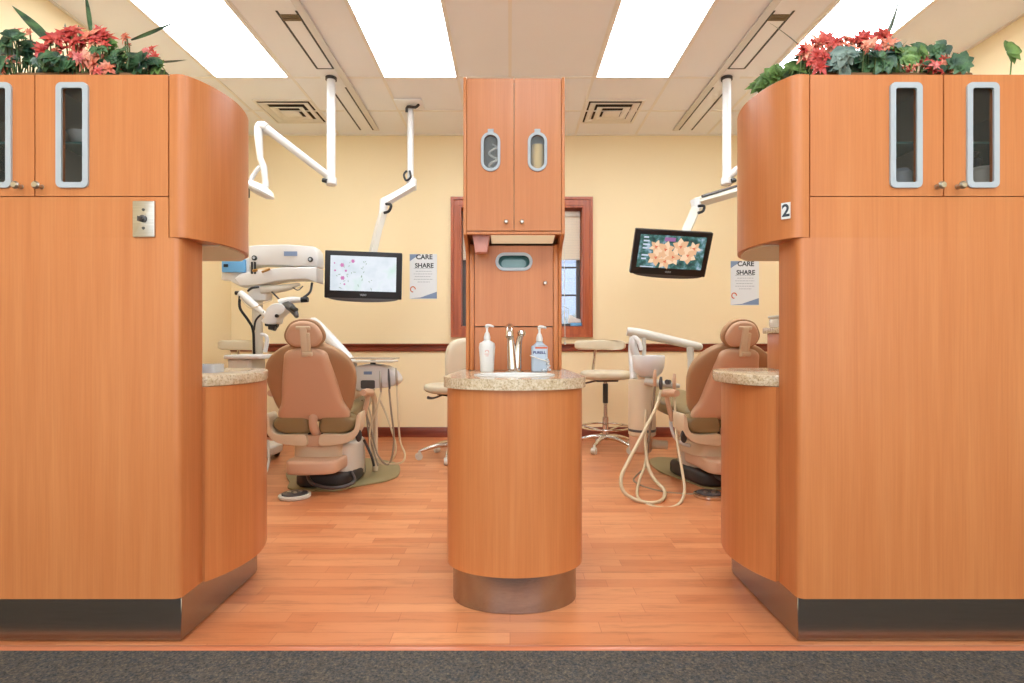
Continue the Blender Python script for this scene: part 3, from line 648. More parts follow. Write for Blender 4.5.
LR1 = [(855, 58, 1.93), (862, 64, 1.92), (870, 60, 1.95), (880, 64, 1.92), (848, 62, 1.93), (808, 66, 1.95), (800, 68, 1.97), (922, 54, 1.95), (934, 56, 1.95), (940, 72, 1.9), (950, 70, 1.9)]
LR2 = [(838, 60, 1.9), (846, 60, 1.9), (830, 64, 1.9), (842, 66, 1.88), (890, 56, 1.93)]
LR3 = [(896, 58, 1.92), (902, 64, 1.9), (908, 54, 1.95), (790, 72, 1.98), (780, 76, 2.02), (772, 80, 2.05), (768, 84, 2.08)]
blR = [((833, 40), (839, 3), 1.98, .018, LEAF), ((882, 40), (904, -4), 1.98, .05, LEAF2), ((804, 50), (770, 19), 2.0, .012, LEAF2), ((896, 50), (910, 40), 2.0, .014, LEAF2), ((966, 66), (976, 62), 1.95, .01, LEAF3)]
flowers('flower_arrangement', 'coral lilies with grey-green leaves on the right cabinets', 1.04, 1.60, 1.98, redR, [(LR1, LEAF, 34), (LR2, LEAF2, 16), (LR3, LEAF3, 18), ([(990, 61, 1.95)], LEAF3, 1)], blR)

# ------------------------------------------------------------ dental chairs
def dental_chair(loc, rz, label, flip=1):
    t = thing('dental_chair', label, 'dental chair', loc, rz, 'reclining dental chairs')
    A = 24
    # frame on backrest: local x = width, y = up the back, z = towards the viewer (-Y)
    B = Matrix.Translation((0, 0, .50)) @ Matrix.Rotation(R(A), 4, 'X') @ FR
    outer = smooth([(0, .0), (.17, .0), (.235, .03), (.272, .16), (.29, .30), (.255, .41), (.16, .49), (.07, .515), (0, .515), (-.07, .515), (-.16, .49), (-.255, .41), (-.29, .30), (-.272, .16), (-.235, .03), (-.17, .0)], 4, True)
    obj('backrest_cushion', MB().pillow(outer, .028, .05, B @ Matrix.Translation((0, 0, -.035)), edge=.012), TANU, t)
    inner = smooth([(0, -.02), (.2, -.02), (.235, .03), (.2, .12), (.175, .27), (.145, .41), (.125, .475), (.06, .5), (0, .5), (-.06, .5), (-.125, .475), (-.145, .41), (-.175, .27), (-.2, .12), (-.235, .03), (-.2, -.02)], 4, True)
    obj('backrest_shell', MB().pillow(inner, .03, .01, B @ Matrix.Translation((0, 0, .008)), edge=.008), TAN, t)
    hr = smooth([(0, .0), (.07, .0), (.115, .035), (.125, .085), (.09, .15), (.035, .178), (-.035, .178), (-.09, .15), (-.125, .085), (-.115, .035), (-.07, .0)], 4, True)
    Hm = Matrix.Translation((0, -.2, .965)) @ Matrix.Rotation(R(12), 4, 'X') @ FR
    h = obj('headrest', MB().pillow(hr, .006, .045, Hm, edge=.01), OLIVE if 0 else TANU, t)
    hs = [(x*.9, .008+y*.9) for x, y in hr]
    obj('headrest_shell', MB().pillow(hs, .022, .0, Hm @ Matrix.Translation((0, 0, .012)), edge=.003), TAN, h)
    br = MB(Hm @ Matrix.Translation((.003, 0, .03)))
    br.box(-.045, .045, .118, .142, -.004, .016, .006); br.box(-.02, .022, -.055, .135, -.004, .02, .006); br.box(.02, .04, -.02, .1, .0, .022, .004); br.box(-.012, .05, -.05, -.02, 0, .03, .008)
    obj('headrest_bracket', br, CREAM, h)
    # seat with two rear pads
    seat = smooth([(-.23, -.02), (-.1, -.05), (.1, -.05), (.23, -.02), (.25, .2), (.235, .5), (.19, .9), (.15, 1.15), (.06, 1.22), (-.06, 1.22), (-.15, 1.15), (-.19, .9), (-.235, .5), (-.25, .2)], 4, True)
    obj('seat', MB().pillow(seat, .04, .035, Matrix.Translation((0, .12, .49)) @ Matrix.Rotation(R(3), 4, 'X'), edge=.02), OLIVE, t)
    for s in (-1, 1):
        pd = smooth([(.03*s, -.06), (.12*s, -.072), (.22*s, -.06), (.275*s, -.015), (.262*s, .035), (.18*s, .062), (.06*s, .06), (.028*s, .02)], 4, True)
        obj('rear_pad', MB().pillow(pd, .06, .06, front(.05) @ Matrix.Translation((0, .45, 0)), edge=.03), OLIVE, t)
    # centre strap from shell to bracket
    obj('centre_bracket', MB().tube([(.0, -.03, .51), (.0, -.05, .46), (.005, -.03, .41), (.01, .02, .38)], [.03, .028, .03, .035], 12, 4), TAN, t)
    obj('recliner_joint', MB().box(-.07, .07, .0, .12, .34, .40, .015), DARK, t)
    # cream yoke
    for s in (-1, 1):
        yk = smooth([(.045*s, .31), (.15*s, .315), (.24*s, .335), (.30*s, .40), (.312*s, .52), (.285*s, .50), (.27*s, .42), (.22*s, .385), (.12*s, .385), (.05*s, .38)], 4, True)
        obj('yoke', MB().prism(yk if s > 0 else yk[::-1], -.06, .1, .012, 3, M=front(.04)), CREAM, t)
    obj('yoke_centre', MB().box(-.055, .06, -.03, .1, .295, .375, .012), TAN, t)
    obj('pivot_knob', MB().lathe([(.03, 0), (.03, .012), (.024, .018), (0, .02)], (.295*flip, 0, 0), 20, .7, 1.4, M=Matrix.Translation((0, -.025, .37)) @ FR), DARK, t)
    # armrest
    for s in (-1, 1):
        obj('armrest', MB().tube([(.27*s, .2, .44), (.30*s, .2, .56), (.31*s, .2, .62)], .017, 10, 3).tube([(.31*s, .04, .65), (.315*s, .12, .645), (.315*s, .26, .63), (.30*s, .34, .615)], [.022, .028, .028, .018], 12, 4), TAN, t)
    # lift and base
    obj('lift_cover', MB().prism(smooth([(-.11, .0), (.13, .0), (.17, .1), (.16, .42), (-.14, .42), (-.15, .1)], 4, True), .2, .31, .02, 3), CREAM, t)
    obj('step_housing', MB().prism(smooth([(-.14, -.14), (.1, -.15), (.18, -.06), (.18, .3), (-.12, .3), (-.15, .1)], 4, True), .135, .225, .02, 3, M=Matrix()), TAN, t)
    obj('base_column', MB().prism(smooth([(.1, .06), (.22, .1), (.24, .4), (-.1, .45), (-.12, .2)], 4, True), .02, .3, .03, 3), OFFW, t)
    obj('base_skirt', MB().prism(smooth([(-.12, .02), (.05, .0), (.2, .04), (.26, .24), (.2, .5), (-.15, .5), (-.16, .2)], 4, True), .012, .11, .03, 3), DARK, t)
    obj('hoop', MB().tube([(-.06, .02, .1), (.0, -.06, .06), (.12, -.1, .04), (.22, -.08, .045), (.26, .0, .06), (.22, .08, .1)], .012, 10, 5), GREYD, t)
    obj('floor_plate', MB().prism(smooth([(x*(1 if flip > 0 else .62), y) for x, y in [(-.34, .42), (-.24, .2), (-.18, .02), (.0, -.04), (.16, -.04), (.26, .06), (.44, .2), (.5, .4), (.4, .8), (0, 1.0), (-.25, .9), (-.36, .6)]], 5, True), .0005, .012, .004, 2), MATP, t)
    return t
dental_chair((-1.31, 3.70, 0), R(3), 'tan reclined dental chair behind the left counter, beside the microscope')
dental_chair((1.44, 3.72, 0), R(8), 'tan reclined dental chair behind the right counter, beside the cuspidor', -1)

def foot_control(name, label, c, m):
    t = thing(name, label, 'foot pedal', c)
    obj('ring', MB().lathe([(.095, .0005), (.1, .006), (.1, .02), (.085, .026), (.08, .02), (.08, .0005)], seg=28), m, t)
    obj('pedal_disc', MB().lathe([(.078, .002), (.078, .03), (.06, .036), (0, .038)], seg=24), GREYD, t)
    for a in (-.5, .2, .9): obj('button', MB().lathe([(.013, .034), (.013, .043), (0, .045)], (.035*math.sin(a*2), -.035*math.cos(a*2), 0), 12), NICKEL, t)
    return t
foot_control('foot_control', 'round foot control with white ring on the floor behind the left counter', (P(296, 495, 3.55).x, 3.53, 0), OFFW)
foot_control('foot_control', 'chrome foot control on the floor beside the right counter', (P(706, 492, 3.6).x, 3.54, 0), CHROME)

# ------------------------------------------------------------ left delivery unit
t = thing('delivery_unit', 'white instrument delivery unit with hanging hoses right of the left dental chair', 'dental delivery unit', (-.95, 4.1, 0))
k = dict(parent=t, world=True)
D = 4.1
obj('column', MB().tube([(-1.03, 4.2, .013), (-1.03, 4.2, .4), (-1.03, 4.18, .55), (-1.04, 4.12, .63)], [.022, .02, .02, .025], 14, 4), CREAM, **k)
bd = [((p[0]-510)/550*D, 1-(p[1]-341.5)/550*D) for p in smooth([(352, 372), (358, 366), (372, 364), (390, 368), (399, 378), (397, 384), (388, 387), (376, 388), (368, 391), (358, 389), (352, 382)], 4, True)]
obj('control_head', MB().prism(bd, -.14, .06, .012, 3, M=front(D)), WHITE, **k)
a, b = P(363, 377, D), P(377, 384, D)
obj('display', MB().prism(rr(a.x, b.x, b.z-.03, a.z-.02, .012), .06, .064, M=front(D)), GREYD, **k)
obj('badge', MB().box(P(366, 0, D).x, P(374, 0, D).x, D-.064, D-.06, P(0, 374, D).z, P(0, 371, D).z), BLUEINK, **k)
obj('tray', MB().prism(rr(P(351, 0, D).x, P(396, 0, D).x, D-.12, D+.12, .04), P(0, 362, D).z, P(0, 362, D).z+.012, .004), OFFW, **k)
obj('tray_rim', MB().tube([(P(351, 0, D).x, D-.12, P(0, 358, D).z), (P(396, 0, D).x, D-.12, P(0, 358.5, D).z), (P(396, 0, D).x, D+.12, P(0, 358.5, D).z), (P(351, 0, D).x, D+.12, P(0, 358, D).z), (P(351, 0, D).x, D-.12, P(0, 358, D).z)], .004, 6), CHROME, **k)
obj('tray_post', MB().tube([P(373, 368, D), P(373, 360, D)], .02, 12), DARK, **k)
obj('elbow', MB().tube([P(345, 402, D-.05), P(352, 396, D-.04), P(360, 392, D), P(368, 388, D)], [.03, .035, .035, .03], 12, 4), CREAM, **k)
obj('support_arm', MB().tube([P(312, 322, 4.35), P(317, 325, 4.3), P(346, 357, 4.2), P(352, 366, 4.15)], [.028, .04, .045, .04], 14, 3), WHITE, **k)
for i, (px, top, bot) in enumerate(((381, 371, 392), (389.5, 369, 389), (397, 368, 386))):
    obj('handpiece', MB().tube([P(px-1, top, D-.07), P(px-.5, (top+bot)/2, D-.085), P(px, bot, D-.08)], [.005, .01, .007], 10, 3), GREYD if i == 1 else NICKEL, **k)
def hose(pts, m, r=.007, parent=t, name='hose'): return obj(name, MB().tube([P(*p) for p in pts], r, 8, 8), m, parent=parent, world=True)
hose([(381, 392, 4.02), (377, 408, 4.0), (370, 430, 4.0), (372, 455, 4.0), (386, 464, 4.0), (396, 450, 4.0), (390, 425, 4.05), (380, 400, 4.12)], HOSE)
hose([(389, 389, 4.02), (391, 410, 4.0), (394, 440, 4.0), (389, 464, 3.98), (378, 455, 4.0), (371, 430, 4.05), (362, 400, 4.12)], HOSEG)
hose([(397, 386, 4.02), (398, 410, 4.0), (400, 440, 4.0), (405, 455, 3.98), (400, 463, 3.96), (382, 462, 4.0), (372, 450, 4.05), (372, 420, 4.1), (364, 395, 4.12)], HOSE)
hose([(366, 395, 4.1), (368, 430, 4.05), (374, 452, 4.0), (378, 466, 3.97)], HOSEG, .006)
hose([(364, 440, 4.0), (371, 455, 3.95), (374, 466, 3.95)], DARK, .009)

# ------------------------------------------------------------ microscope
D = 4.62
t = thing('surgical_microscope', 'white surgical microscope on a column stand behind the left dental chair', 'microscope', (P(257, 0, D).x, D, 0))
k = dict(parent=t, world=True)
cx = P(257.5, 0, D).x
obj('column', MB().tube([(cx, D, .12), (cx, D, P(0, 292, D).z)], .042, 18), OFFW, **k)
obj('stand_base', MB().prism(rr(cx-.2, cx+.14, D-.22, D+.25, .09), .04, .125, .02, 3), WHITE, **k)
for sx in (-1, 1):
    for sy in (-1, 1): obj('castor', MB().tube([(cx-.03+sx*.11-.015, D+.015+sy*.18, .036), (cx-.03+sx*.11+.015, D+.015+sy*.18, .036)], .035, 14), DARK, **k)
def plan(pts, y0, y1, m, name, b=.01, D=D, **kk):
    q = [((p[0]-510)/550*D, 1-(p[1]-341.5)/550*D) for p in pts]
    return obj(name, MB().prism(q, -y1, -y0, b, 3, M=front(D)), m, **kk)
plan([(253, 247.5), (262, 246.5), (290, 246), (317, 248), (320.5, 253), (321, 268), (300, 267), (262, 266), (253, 268)], -.08, .08, WHITE, 'upper_housing', **k)
plan([(240, 280), (247, 275), (262, 271.8), (290, 268.6), (321, 268.6), (321, 284), (312, 281), (296, 281), (280, 282.5), (262, 286.5), (246, 287.5)], -.1, .07, WHITE, 'balance_arm', **k)
plan([(225, 259), (253, 259), (253, 286), (245, 288), (232, 281), (225, 281)], -.06, .04, WHITE, 'end_cover', **k)
tb = plan(rr(227, 250, 260.5, 273.5, 1.5), -.085, -.062, BLUE, 'screen', b=.003, **k)
obj('camera_dot', MB().prism(rr(P(229, 0, D).x, P(233.5, 0, D).x, P(0, 268.5, D).z, P(0, 265.5, D).z, .005), .0855, .09, M=front(D)), BLACK, parent=tb, world=True)
for px, py in ((259.2, 259.5), (314.2, 261)):
    obj('bolt_cap', MB().lathe([(.021, .08), (.021, .092), (.013, .096), (0, .096)], seg=18, M=Matrix.Translation(P(px, py, D)) @ FR), BLACK, **k)
    obj('cap_ring', MB().lathe([(.011, .0965), (.011, .099), (0, .099)], seg=14, M=Matrix.Translation(P(px, py, D)) @ FR), GREYP, **k)
a, b = P(288, 253, D), P(301, 257.5, D)
obj('name_badge', MB().box(a.x, b.x, D-.084, D-.08, b.z, a.z), BLUEINK, **k)
obj('link_pivot', MB().tube([P(253, 271, D-.12), P(257, 270, D-.12)], .012, 8).tube([P(262, 272, D-.12), P(270, 269, D-.12)], .01, 8), mat('brass', rgb(180, 140, 80), .3, .8), **k)
for px in (252, 255): obj('link_pin', MB().tube([P(px, 262, D-.1), P(px, 274, D-.1)], .009, 8), BLACK, **k)
obj('neck_block', MB().box(cx-.05, cx+.10, D-.07, D+.07, P(0, 301, D).z, P(0, 286, D).z, .012), WHITE, **k)
obj('lower_arm', MB().tube([P(240, 293, D-.15), P(248, 300, D-.16), P(262, 312, D-.2), P(270, 318, D-.22)], [.028, .035, .022, .02], 12, 3), WHITE, **k)
obj('arm_knob', MB().tube([P(235.5, 293, D-.15), P(239.5, 293, D-.15)], .017, 12), BLACK, **k)
obj('lower_beam', MB().tube([P(262, 290, D-.05), P(285, 288, D-.05), P(300, 284, D-.05)], [.04, .03, .012], 12, 3), OFFW, **k)
plan(smooth([(267, 318), (270, 309), (277, 304), (285, 305), (288, 311), (281, 318), (279, 324), (269, 324), (264, 321)], 3, True), -.06, .06, WHITE, 'optics_body', D=D-.26, **k)
obj('objective', MB().tube([P(266, 323.5, D-.26), P(278, 325, D-.26)], .022, 12).tube([P(270, 326, D-.26), P(276, 328, D-.26)], [.03, .026], 14), BLACK, **k)
obj('focus_knob', MB().lathe([(.014, 0), (.014, .02), (0, .022)], seg=14, M=Matrix.Translation(P(277.5, 316, D-.325)) @ FR), BLACK, **k)
obj('binocular', MB().tube([P(282, 309, D-.27), P(288, 305.5, D-.28), P(294, 311, D-.33), P(297, 317, D-.36)], [.03, .034, .028, .014], 12, 3), GREYD, **k)
obj('eyepiece', MB().tube([P(292, 308, D-.34), P(296, 310.5, D-.36)], .022, 12), BLACK, **k)
obj('handle_tube', MB().tube([P(279, 303, D-.24), P(290, 300, D-.22), P(301, 300, D-.2)], [.03, .027, .022], 14, 3), WHITE, **k)
obj('grip', MB().tube([P(300.5, 300, D-.2), P(308, 299.5, D-.2)], .022, 14), BLACK, **k)
def cable(pts, r=.008, m=BLACK, parent=t): return obj('cable', MB().tube([P(*p) for p in pts], r, 8, 8), m, parent=parent, world=True)
cable([(240, 296, 4.45), (240, 308, 4.45), (248, 320, 4.48), (253, 330, 4.52), (254, 350, 4.54), (255, 372, 4.55)], .011)
cable([(264, 312, 4.4), (256, 320, 4.45), (254, 330, 4.52)], .008)
cable([(312, 283, 4.56), (310, 292, 4.5), (303, 298, 4.42)], .01)
cable([(248, 291, 4.5), (252, 288, 4.48), (259, 287, 4.5)], .009)
cable([(272, 292, 4.5), (277, 297, 4.45), (280, 300, 4.4)], .007)
cable([(240, 298, 4.44), (250, 308, 4.42), (262, 304, 4.4), (272, 300, 4.4)], .004, HOSE)
cable([(292, 287, 4.56), (298, 290, 4.55), (303, 286, 4.56)], .005, GREYD)
# small white side table behind counter left
t = thing('assistant_cart', 'white low cart with upright handle behind the left dental chair', 'cart', (P(250, 0, 4.2).x, 4.2, 0))
xx = P(250, 0, 4.2).x
obj('cart_top', MB().prism(rr(xx-.14, xx+.16, 4.05, 4.38, .04), .87, .90, .008), WHITE, t, world=True)
obj('cart_body', MB().prism(rr(xx-.12, xx+.06, 4.08, 4.35, .03), .12, .869, .01), OFFW, t, world=True)
obj('plinth', MB().prism(rr(xx-.1, xx+.05, 4.1, 4.33, .03), .001, .12, .004), DARK, t, world=True)
obj('upright_handle', MB().tube([P(265, 352, 4.18), P(267, 342, 4.18), P(266, 336, 4.18), P(261, 334, 4.18)], [.016, .015, .014, .012], 10, 4), WHITE, t, world=True)

fc = obj('power_cord', MB().tube([P(268, 440, 4.0), P(269, 455, 3.95), P(268, 466, 3.9), P(265, 474, 3.85), P(258, 477, 3.9)], .008, 8, 6), OFFW, cat='cord', label='pale cord hanging to the floor left of the left dental chair')
# ------------------------------------------------------------ ceiling-hung lamps and monitors
def pole_lamp(xc, label, s):
    t = thing('operatory_lamp', label, 'dental lamp', (xc, 4.48, H-.0115))
    k = dict(parent=t, world=True)
    zb = 2.31
    obj('ceiling_collar', MB().lathe([(.045, -.022), (.045, 0), (0, 0)], (xc, 4.48, H-.0115)), DARK, **k)
    obj('pole', MB().tube([(xc, 4.48, H-.03), (xc, 4.48, zb)], .034, 18), WHITE, **k)
    q = P(263, 126, 4.25) if s < 0 else Vector((2.18, 4.25, 2.67))
    p = Vector((xc, 4.48, zb+.02)); q2 = p+(q-p)*.97
    obj('elbow', MB().lathe([(.034, -.01), (.045, .0), (.045, .05), (.034, .06), (0, .06)], (xc, 4.48, zb-.03)), WHITE, **k)
    obj('spring_arm', MB().tube([p+Vector((0, 0, -.005)), p+(q-p)*.1, q2], [.034, .03, .032], 14), WHITE, **k)
    obj('joint_cap', MB().tube([p+Vector((s*.055, -.035, -.025)), p+Vector((s*.02, -.04, -.035))], .018, 12), BLACK, **k)
    o = lambda dx, dz, dy=0: Vector((q.x+s*dx, q.y+dy, q.z+dz))
    obj('wrist', MB().tube([o(-.03, -.01), o(.02, .0), o(.035, -.06), o(.02, -.26)], [.03, .036, .032, .022], 14, 3), WHITE, **k)
    obj('lamp_yoke', MB().tube([o(.02, -.25), o(-.005, -.32), o(-.015, -.4), o(-.02, -.46), o(.0, -.5)], [.022, .026, .022, .024, .026], 12, 4).tube([o(.01, -.3), o(.06, -.36), o(.09, -.42), o(.05, -.47), o(0, -.48)], [.016, .016, .018, .016, .014], 10, 4), WHITE, **k)
    obj('lamp_head', MB(Matrix.Translation(o(.03, -.5)) @ Matrix.Rotation(R(28*-s), 4, 'Y')).lathe([(0, -.035), (.08, -.03), (.12, -.01), (.125, .005), (.1, .035), (.05, .05), (0, .055)], seg=24, sx=1, sy=.8), WHITE, **k)
    obj('lamp_handle', MB().tube([o(.085, -.47, -.06), o(.085, -.57, -.06)], .011, 10), DARK, **k)
pole_lamp(-1.457, 'white ceiling-hung dental lamp with folded arm left of the left monitor', -1)
pole_lamp(1.765, 'white ceiling-hung dental lamp beside the rounded end of the right cabinets', 1)

def monitor(M, w, h, label, name_t, screen_m, shapes):
    t = thing('wall_monitor', label, 'monitor', M.translation)
    t.rotation_euler = M.to_euler(); t.name = 'hanging_monitor'
    obj('housing', MB().prism(rr(-w/2, w/2, -h/2, h/2, .008), -.05, 0, .006, M=FR), BLACK, t)
    lip = [(-w/2+.02, -h/2+.002), (w/2-.02, -h/2+.002)]+[(w/2*math.cos(a)*.9, -h/2-.028*math.sin(a)) for a in [math.pi*i/14 for i in range(1, 14)]]
    obj('speaker_lip', MB().prism(lip[::-1], -.035, -.001, .003, M=FR), GREYD, t)
    obj('screen', MB().prism(rr(-w/2+.045, w/2-.045, -h/2+.06, h/2-.04, .002), 0, .0012, M=FR), screen_m, t)
    obj('back_bulge', MB().box(-w*.3, w*.3, .05, .09, -h*.3, h*.3, .02), BLACK, t)
    if name_t: obj('maker_name', text_mb(MB(), name_t, .02, Matrix.Translation((0, -.0012, -h/2+.028)) @ FR, .0004), GREYP, t)
    for n, m, mb in shapes: obj(n, mb, m, t)
    return t
def emi(name, c, s=.74): return mat(name, (0, 0, 0, 1), .3, emit=c, es=s)
# screens
scrL = emi('pale_screen', rgb(222, 230, 238)); nt, nd, lk, b_ = nodes(scrL)
lk.new(ramp(nt, noise(nt, coords(nt, (1, 1, 1)), 7, 3), [(.3, rgb(206, 218, 226)), (.55, rgb(228, 234, 242)), (.75, rgb(206, 230, 222))]), b_.inputs['Emission Color'])
mg, gn, lil = MB(), MB(), MB()
for x, y, r in ((-.17, .075, .02), (-.085, .11, .018), (-.165, -.03, .02), (-.225, .03, .01), (-.14, .03, .012), (-.15, -.08, .01), (-.23, .09, .008)):
    for j in range(6):
        a = j*1.047; mg.leaf((x, -.002, y), (math.cos(a), 0, math.sin(a)), r, r*.7, 0, side=Vector((-math.sin(a), 0, math.cos(a))), n=3, cup=0)
for i in range(26):
    x, y = random.uniform(-.24, .08), random.uniform(-.11, .12); a = random.uniform(0, 6.3)
    gn.leaf((x, -.002, y), (math.cos(a), 0, math.sin(a)), random.uniform(.01, .03), .006, 0, side=Vector((-math.sin(a), 0, math.cos(a))), n=3, cup=0)
Dm = 4.5
def frame_from(pxc, pyc, D, yaw, roll, tilt): return Matrix.Translation(P(pxc, pyc, D)) @ Matrix.Rotation(R(yaw), 4, 'Z') @ Matrix.Rotation(R(tilt), 4, 'X') @ Matrix.Rotation(R(roll), 4, 'Y')
monitor(frame_from(363.5, 275, Dm, 8, 1.0, 0), .615, .385, 'black monitor with pale floral screen hanging on the left', 'VIZIO', scrL,
        [('screen_flowers', emi('magenta_pixels', rgb(206, 120, 176)), mg), ('screen_leaves', emi('green_pixels', rgb(140, 166, 140)), gn)])
scrR = emi('garden_screen', rgb(60, 100, 90)); nt, nd, lk, b_ = nodes(scrR)
lk.new(ramp(nt, noise(nt, coords(nt, (1, 1, 1)), 14, 4, .6), [(.32, rgb(28, 52, 60)), (.48, rgb(58, 104, 96)), (.58, rgb(110, 150, 160)), (.7, rgb(196, 206, 226))]), b_.inputs['Emission Color'])
pet, pet2, pst, tx, pur = MB(), MB(), MB(), MB(), MB()
for x, y, r in ((-.12, -.04, .085), (-.05, .03, .09), (.02, -.03, .08), (.07, .06, .09), (.14, -.01, .095), (-.13, .05, .06), (-.04, -.07, .07), (.18, .05, .06)):
    a0 = random.uniform(0, 1)
    for j in range(6):
        a = a0+j*1.047; (pet if j % 2 else pet2).leaf((x, -.002-.0003*random.random(), y), (math.cos(a), 0, math.sin(a)), min(r, .075), r*.58, 0, side=Vector((-math.sin(a), 0, math.cos(a))), n=6, cup=0)
    for j in range(3):
        a = a0+j*2.1; pst.leaf((x, -.0032, y), (math.cos(a), 0, math.sin(a)),   .016, .012, 0, side=Vector((-math.sin(a), 0, math.cos(a))), n=3, cup=0)
for i in range(7): tx.box(-.24+.0, -.2+.008*(i % 3), -.0022, -.002, .12-.03*i, .133-.03*i) if i != 4 else None
tx.box(-.24, -.13, -.0022, -.002, -.125, -.117)
pur.box(-.07, .02, -.0018, -.0014, .10, .132)
monitor(frame_from(671, 253.5, 4.55, -2, 3.6, 24), .63, .375, 'black tilted monitor showing peach lilies hanging on the right', 'VIZIO', scrR,
        [('screen_lilies', emi('peach_pixels', rgb(250, 214, 178)), pet), ('deep_peach_lilies', emi('deep_peach_pixels', rgb(236, 186, 146)), pet2), ('lily_stamens', emi('coral_pixels', rgb(220, 110, 80)), pst), ('screen_icons', emi('white_pixels', rgb(210, 222, 240)), tx), ('purple_patch', emi('purple_pixels', rgb(160, 110, 160)), pur)])  # every second petal takes the deeper peach tone
# left monitor arm
D = 5.0
t = thing('monitor_arm', 'white jointed ceiling arm holding the left monitor', 'monitor arm', (P(410, 0, D).x, D, H))
k = dict(parent=t, world=True)
xp = P(410.5, 0, D).x
obj('ceiling_plate', MB().box(xp-.13, xp+.12, D-.12, D+.1, H-.018, H-.005, .004), CEIL, **k)
obj('post', MB().tube([(xp, D, H-.03), (xp, D, 2.47)], .029, 16), WHITE, **k)
obj('top_hook', MB().tube([(xp-.03, D-.03, H-.09), (xp-.02, D-.04, H-.045), (xp+.05, D-.04, H-.05), (xp+.08, D-.03, H-.02)], .012, 8, 3), DARK, **k)
obj('shoulder', MB().lathe([(.045, 0), (.045, .09), (.03, .11), (0, .11)], (xp+.01, D, 2.38)), WHITE, **k)
obj('cable_loop', MB().tube([(xp-.03, D-.03, 2.54), (xp-.05, D-.05, 2.5), (xp-.03, D-.05, 2.45), (xp+.01, D-.05, 2.48), (xp, D-.04, 2.54)], .01, 8, 4), BLACK, **k)
a, b = P(413, 186, 4.96), P(384, 203, 4.72)
obj('upper_arm', MB().tube([a, a+(b-a)*.5, b], [.042, .038, .042], 4), WHITE, **k)
obj('elbow_joint', MB().tube([P(384, 200, 4.72), P(383, 214, 4.7)], .035, 14), WHITE, **k)
obj('elbow_cable', MB().tube([P(386, 204, 4.66), P(391, 205, 4.64), P(389, 211, 4.64), P(384, 213, 4.65)], .012, 8, 4), BLACK, **k)
obj('forearm', MB().tube([P(383, 213, 4.7), P(378, 230, 4.66), P(372.5, 254, 4.62)], [.036, .036, .036], 4), OFFW, **k)
obj('tilt_mount', MB().tube([P(372.5, 252, 4.64), P(368, 268, 4.64)], .03, 12).box(P(362, 0, 4.6).x, P(374, 0, 4.6).x, 4.615, 4.66, 1.52, 1.66, .006), OFFW, **k)
# right monitor arm
D = 5.0
t = thing('monitor_arm', 'white jointed ceiling arm holding the right monitor', 'monitor arm', (2.35, D, H))
k = dict(parent=t, world=True); xp = 2.35
obj('ceiling_plate', MB().box(xp-.12, xp+.12, D-.12, D+.1, H-.018, H-.005, .004), CEIL, **k)
obj('post', MB().tube([(xp, D, H-.03), (xp, D, 2.5)], .029, 16), WHITE, **k)
obj('shoulder', MB().lathe([(.045, 0), (.045, .09), (.03, .11), (0, .11)], (xp, D, 2.41)), WHITE, **k)
a = Vector((xp, D-.02, 2.44)); b = P(696, 203, 4.75)
obj('upper_arm', MB().tube([a, b], [.042, .045], 4), OFFW, **k)
obj('cable_cover', MB().tube([a+Vector((-.08, -.01, .03)), b+Vector((.05, -.01, .055))], .012, 8), GREYD, **k)
obj('elbow_joint', MB().tube([P(695, 200, 4.74), P(697, 210, 4.73)], .042, 14), WHITE, **k)
obj('elbow_cable', MB().tube([P(698, 206, 4.66), P(704, 206, 4.66), P(703, 211, 4.66), P(698, 213, 4.66)], .012, 8, 4), BLACK, **k)
obj('forearm', MB().tube([P(696, 209, 4.73), P(684, 236, 4.66)], [.05, .05], 4), OFFW, **k)
obj('tilt_mount', MB().tube([P(685, 236, 4.68), P(676, 250, 4.70), P(673, 253, 4.6)], .03, 12), OFFW, **k)

# ------------------------------------------------------------ posters
def poster(x0, x1, z0, z1, label, tilt):
    t = thing('poster', label, 'poster', ((x0+x1)/2, YB-.001, (z0+z1)/2), 0, 'care and share notices'); w, h = x1-x0, z1-z0
    t.rotation_euler = (0, R(tilt), 0)
    obj('sheet', MB().box(-w/2, w/2, -.002, 0, -h/2, h/2), PAPER, t)
    fm = lambda x, z: Matrix.Translation((x, -.0026, z)) @ FR
    obj('headline', text_mb(MB(), 'CARE', .07, fm(.01, h/2-.032)), INK, t); obj('headline', text_mb(MB(), 'SHARE', .066, fm(.01, h/2-.122)), INK, t)
    mb = MB()
    for i, (a, b) in enumerate(((-.1, .1), (-.08, .09), (-.1, .1), (-.09, .08), (-.1, .1), (-.06, .07))):
        z = h/2-.155-.028*i; x = a
        while x < b: 
            l = random.uniform(.012, .03); mb.box(x, min(x+l, b), -.0028, -.0022, z, z+.006); x += l+.005
    obj('body_text', mb, GREYINK, t)
    obj('wave', MB().prism([(-w/2, -h/2+.004), (w/2, -h/2+.004), (w/2, -h/2+.075), (w*.2, -h/2+.045), (-w*.1, -h/2+.015)], .0022, .003, M=FR), BLUEINK, t)
    obj('corner_wave', MB().prism([(-w/2, h/2-.002), (-w/2, h/2-.075), (-w*.32, h/2-.04), (-w*.1, h/2-.002)], .0021, .0025, M=FR), BLUEINK, t)
    obj('emblem', MB().tube([(-w*.38+.025*math.cos(a), -.003, -h/2+.1+.028*math.sin(a)) for a in [i*.6 for i in range(9)]], .006, 6, 2), REDINK, t)
poster(-1.05, -.765, 1.446, 1.915, 'white and blue notice on the wall between the left monitor and window', 0)
poster(2.31, 2.605, 1.38, 1.843, 'white and blue notice on the wall above the right dental chair', 0)
